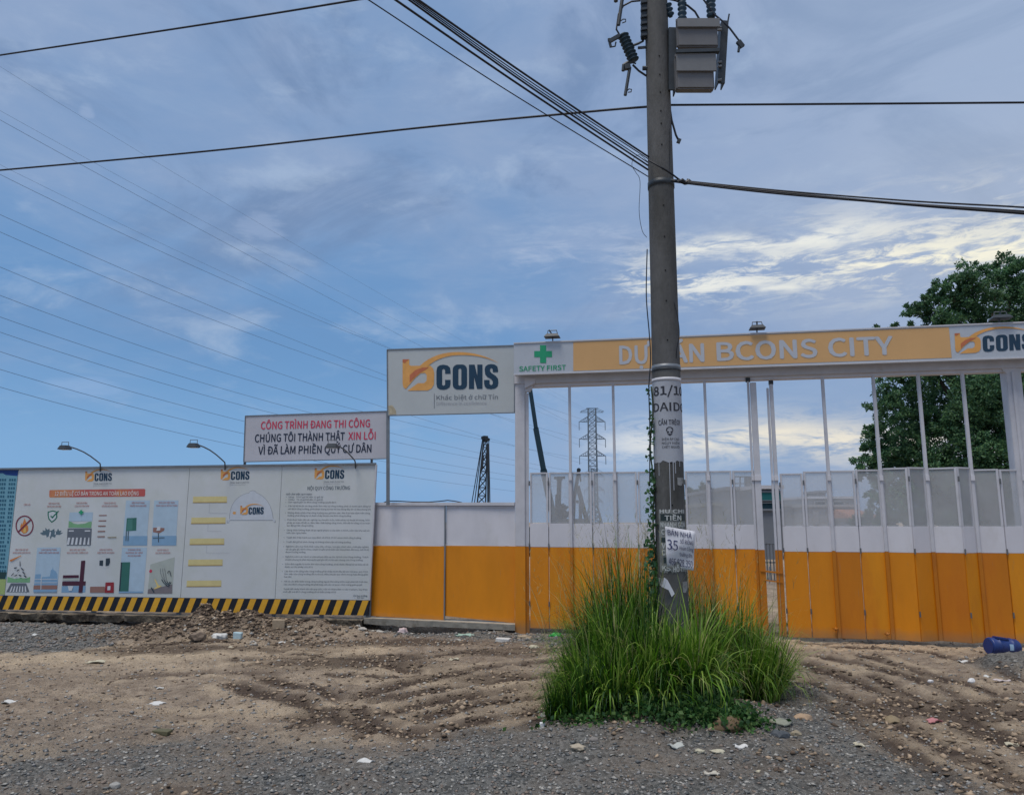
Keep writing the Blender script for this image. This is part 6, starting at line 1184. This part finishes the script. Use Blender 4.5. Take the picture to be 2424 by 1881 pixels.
DEB = [('pale_rock', 'white rubble lump on dark gravel under the left safety pictures', 'rock', 136, 1474, 22, 10, WH, 'rock'), ('paper_scrap', 'small white scrap on the dark gravel near the left edge', 'scrap', 85, 1502, 16, 7, WH, 'flat'),
 ('pale_rock', 'cream stone chip above the sandy band at far left', 'rock', 30, 1512, 12, 6, CRM, 'rock'), ('broken_board', 'long pale flat chip lying on brown soil at left', 'board', 227, 1567, 42, 6, CRM, 'flat'), ('broken_tile', 'white pointed tile shard at the far left edge', 'tile', 22, 1663, 32, 10, WH, 'flat'),
 ('white_stick', 'thin white stick on the soil left of centre', 'stick', 365, 1664, 50, 4, WH, 'flat'), ('paper_scrap', 'tiny white scrap above the thin white stick', 'scrap', 379, 1629, 16, 4, WH, 'flat'), ('flat_stone', 'dark olive flat stone below the thin white stick', 'stone', 385, 1735, 46, 12, (.12, .11, .06), 'slab'),
 ('grey_stone', 'rounded grey stone at the bottom left of the gravel', 'stone', 272, 1860, 26, 16, GRY, 'rock'), ('broken_tile', 'white four sided tile shard on the front gravel left of centre', 'tile', 863, 1802, 38, 12, WH, 'flat'),
 ('crumpled_paper', 'crumpled white paper at the foot of the soil mound', 'paper', 520, 1512, 40, 18, WH, 'bag'), ('plastic_cup', 'pale blue crushed cup beside crumpled paper on the mound', 'cup', 563, 1506, 22, 18, (.42, .55, .58), 'slab'), ('brown_block', 'square brown block at the right foot of the soil mound', 'block', 659, 1500, 32, 30, TAN, 'slab'),
 ('pale_rock', 'cream chip on the sand below the crumpled paper', 'rock', 546, 1533, 15, 8, CRM, 'rock'), ('paper_scrap', 'white scrap to the right of the pale blue cup', 'scrap', 603, 1518, 16, 6, WH, 'flat'), ('paper_scrap', 'thin white scrap in front of the square brown block', 'scrap', 668, 1520, 18, 4, WH, 'flat'), ('clay_lump', 'reddish clay lump on the face of the soil mound', 'rock', 470, 1500, 44, 26, (.20, .15, .11), 'rock'),
 ('clay_lump', 'ochre clay lump near the top of the soil mound', 'rock', 512, 1478, 36, 18, (.22, .16, .10), 'rock'), ('plank_piece', 'short tan wood piece stuck in the mound', 'wood', 560, 1480, 12, 14, (.30, .20, .11), 'slab'),
 ('pale_rock', 'rounded white stone under the right end of the striped board', 'rock', 845, 1491, 20, 16, (.45, .42, .37), 'rock'), ('pale_rock', 'flat pale stone beside the rounded white stone', 'rock', 858, 1500, 26, 9, (.45, .42, .37), 'rock'), ('pale_rock', 'grey white lump under the left end of the orange fence', 'rock', 899, 1498, 26, 14, (.42, .40, .36), 'rock'),
 ('plastic_bag', 'knotted pinkish white bag under the orange fence', 'bag', 954, 1496, 27, 25, (.62, .50, .50), 'bag'), ('plastic_wrapper', 'green and white wrapper before the gap under the concrete beam', 'wrapper', 1100, 1504, 46, 8, (.35, .50, .42), 'flat'), ('white_block', 'white broken block before the gate post', 'block', 1191, 1517, 40, 12, WH, 'slab'),
 ('rag', 'tan crumpled rag left of the green bag', 'rag', 1242, 1509, 42, 12, (.38, .31, .22), 'bag'), ('pale_rock', 'cream pointed stone below the tan rag', 'rock', 1263, 1532, 30, 12, CRM, 'rock'), ('pale_rock', 'cream flake alone on the soil below the orange fence', 'rock', 1074, 1560, 26, 10, CRM, 'flat'), ('plastic_bag', 'bright green plastic bag at the left of the grass clump', 'bag', 1316, 1506, 34, 16, (.03, .42, .08), 'bag'),
 ('plastic_bottle', 'small white bottle standing at the lower left of the grass', 'bottle', 1284, 1722, 14, 20, (.75, .75, .74), 'slab'), ('grey_stone', 'pale grey stone beside the small white bottle', 'stone', 1290, 1695, 24, 16, GRY, 'rock'), ('broken_tile', 'pale oblong chip on the soil left of the grass clump', 'tile', 1058, 1730, 24, 8, GRY, 'flat'), ('rag', 'beige twisted rag on the gravel below the left grass', 'rag', 1368, 1770, 38, 16, (.42, .36, .27), 'bag'),
 ('grey_stone', 'grey stone half hidden under the front of the grass', 'stone', 1405, 1750, 26, 12, (.22, .20, .18), 'rock'), ('plastic_wrapper', 'grey white wrapper at the foot of the leafy weeds', 'wrapper', 1602, 1765, 36, 12, (.45, .46, .42), 'flat'), ('crumpled_paper', 'torn yellowish paper in front of the weeds, left piece', 'paper', 1656, 1776, 26, 9, (.50, .46, .34), 'bag'), ('crumpled_paper', 'torn yellowish paper in front of the weeds, right piece', 'paper', 1700, 1778, 34, 10, (.50, .46, .34), 'bag'),
 ('plastic_wrapper', 'whitish wrapper at the right end of the leafy weeds', 'wrapper', 1752, 1766, 32, 10, WH, 'flat'), ('broken_tile', 'pale flat shard on the gravel below the torn paper', 'tile', 1684, 1830, 36, 7, (.50, .46, .38), 'flat'), ('pale_rock', 'small cream chip on the gravel right of the flat shard', 'rock', 1796, 1825, 15, 8, CRM, 'rock'), ('earth_lump', 'smooth brown earth lump showing beneath the grass at right', 'rock', 1722, 1714, 92, 40, (.15, .10, .055), 'mound'),
 ('rag', 'tan lumpy rag to the right of the grass clump', 'rag', 1898, 1702, 52, 20, (.40, .28, .18), 'bag'), ('rag', 'grey green flattened sack beside the tan rag', 'sack', 1845, 1712, 60, 18, (.26, .27, .21), 'bag'), ('grey_stone', 'tan stone at the edge of the gravel below the rag', 'stone', 1884, 1738, 26, 18, (.30, .25, .17), 'rock'), ('grey_stone', 'dark bluish rock between the weeds and the tan stone', 'stone', 1845, 1742, 50, 26, (.08, .09, .10), 'rock'), ('broken_tile', 'cream triangular chip on the gravel edge at right', 'tile', 2031, 1763, 32, 9, CRM, 'flat'),
 ('cardboard_piece', 'torn muddy cardboard in the wheel ruts at right', 'cardboard', 2120, 1703, 56, 24, (.26, .20, .12), 'flat'), ('pink_scrap', 'pink flat scrap in the wheel ruts at right', 'scrap', 2213, 1706, 34, 10, (.48, .20, .20), 'flat'), ('foam_piece', 'white foam lump left of two in the rutted soil', 'foam', 2203, 1614, 17, 12, (.70, .68, .66), 'rock'), ('foam_piece', 'whitest foam lump in the rutted soil below the blue drum', 'foam', 2300, 1616, 20, 16, (.75, .74, .72), 'rock'),
 ('paper_scrap', 'white scrap at the lower edge of the grey gravel heap', 'scrap', 2340, 1600, 18, 7, WH, 'flat'), ('paper_scrap', 'long pinkish white scrap under the grey gravel heap', 'scrap', 2372, 1610, 34, 6, (.55, .48, .46), 'flat'), ('paper_scrap', 'white torn scrap left of the grey gravel heap', 'scrap', 2281, 1565, 24, 7, WH, 'flat'), ('broken_tile', 'pale yellow chip at the far right edge of the ruts', 'tile', 2397, 1763, 28, 8, CRM, 'flat'),
 ('concrete_lump', 'mossy concrete lump in the trench under the safety pictures', 'rock', 175, 1460, 52, 18, (.24, .22, .17), 'rock'), ('concrete_lump', 'dark stone in the trench between the two left boards', 'rock', 280, 1462, 30, 12, (.20, .17, .13), 'rock')]
for d in DEB: debris(*d)
# a scatter of pale chips along the fences
rr_ = random.Random(21)
pc = []
for k in range(150):
    u = rr_.choice([rr_.uniform(430, 1250), rr_.uniform(430, 900)]); v = rr_.uniform(1495, 1530) if u > 650 else rr_.uniform(1505, 1535); p = PZ(u, v); pc.append((p.x, p.y, gz(p.x, p.y)+.01))
stones('rubble_chips', np.array(pc), .010+.03*rng.random(len(pc))**2, [mat('chip_pale', (.45, .42, .36), .9, .2, 20), mat('chip_grey', (.28, .27, .25), .9, .2, 20)], 'small pale rubble chips strewn below the fences')
n_ = 260; s0_ = rng.random(n_)*9.3-.8; d0_ = .10+.22*rng.random(n_); sp_ = np.array(PLC.A)[None] + np.array(PLC.t)[None]*s0_[:, None] + np.array(PLC.n)[None]*d0_[:, None]; sz_ = .015+.075*rng.random(n_)**3
stones('concrete_rubble', np.stack([sp_[:, 0], sp_[:, 1], height(sp_[:, 0], sp_[:, 1])+sz_*.2], -1), sz_, [CONC2, SO[1], SO[0], CONC2], 'broken concrete and clay lumps along the trench under the striped board')
# blue plastic drum
c = PZ(2375, 1530, .12); z = gz(c.x, c.y); c.z = max(z + .10, .12); t = thing('blue_drum', 'blue plastic drum lying on its side beside the grey gravel heap', 'drum', Vector((c.x, c.y, z)))
BL = mat('blue_plastic', (.012, .035, .16), .45, .15, 8, spec=.5); ax = Vector((.965, .10, -.06)).normalized(); pr = [(-.19, .080), (-.185, .098), (-.17, .103), (-.10, .100), (-.095, .106), (-.085, .106), (-.08, .100), (.07, .100), (.075, .106), (.085, .106), (.09, .100), (.15, .098), (.18, .080), (.19, .05)]
pts = [c + ax*a for a, r in pr]; mb = MB(); nn_ = 28; mb.tube(pts, [r for a, r in pr], nn_); mb.f = [f for f in mb.f if not (len(f) == nn_ and 0 in f)]; mb.mi = mb.mi[:len(mb.f)]; o = mb.build('body', BL, t, smooth=True)
sm_ = o.modifiers.new('s', 'SOLIDIFY'); sm_.thickness = .006
MB().tube([c - ax*.186, c - ax*.196], .088, 28).build('rim', BL, t); 
mb = MB(); mb.tube([c - ax*.165, c - ax*.14], .085, 24); mb.build('mouth_shade_disc', mat('drum_mouth_shade', (.004, .008, .03), .8, .1), t)  # near-black disc set in the mouth, shade inside put into its colour
s0 = Vector((0, -1, .1)).normalized(); mb = MB(); s1 = s0.cross(ax).normalized()
mb.add([c + ax*(.02+.05*i) + (s0*math.cos(a)+s1*math.sin(a))*.1035 for a in (-.35, 0, .35) for i in (0, 1)], [(0, 1, 3, 2), (2, 3, 5, 4)]); mb.build('label', pm('drum_label', (.30, .45, .60)), t, smooth=True)
MB().box(P(2368, 1510, c.y-.02), (.16, .1, .03), ry=.15).build('handle', BL, t, bevel=.01)
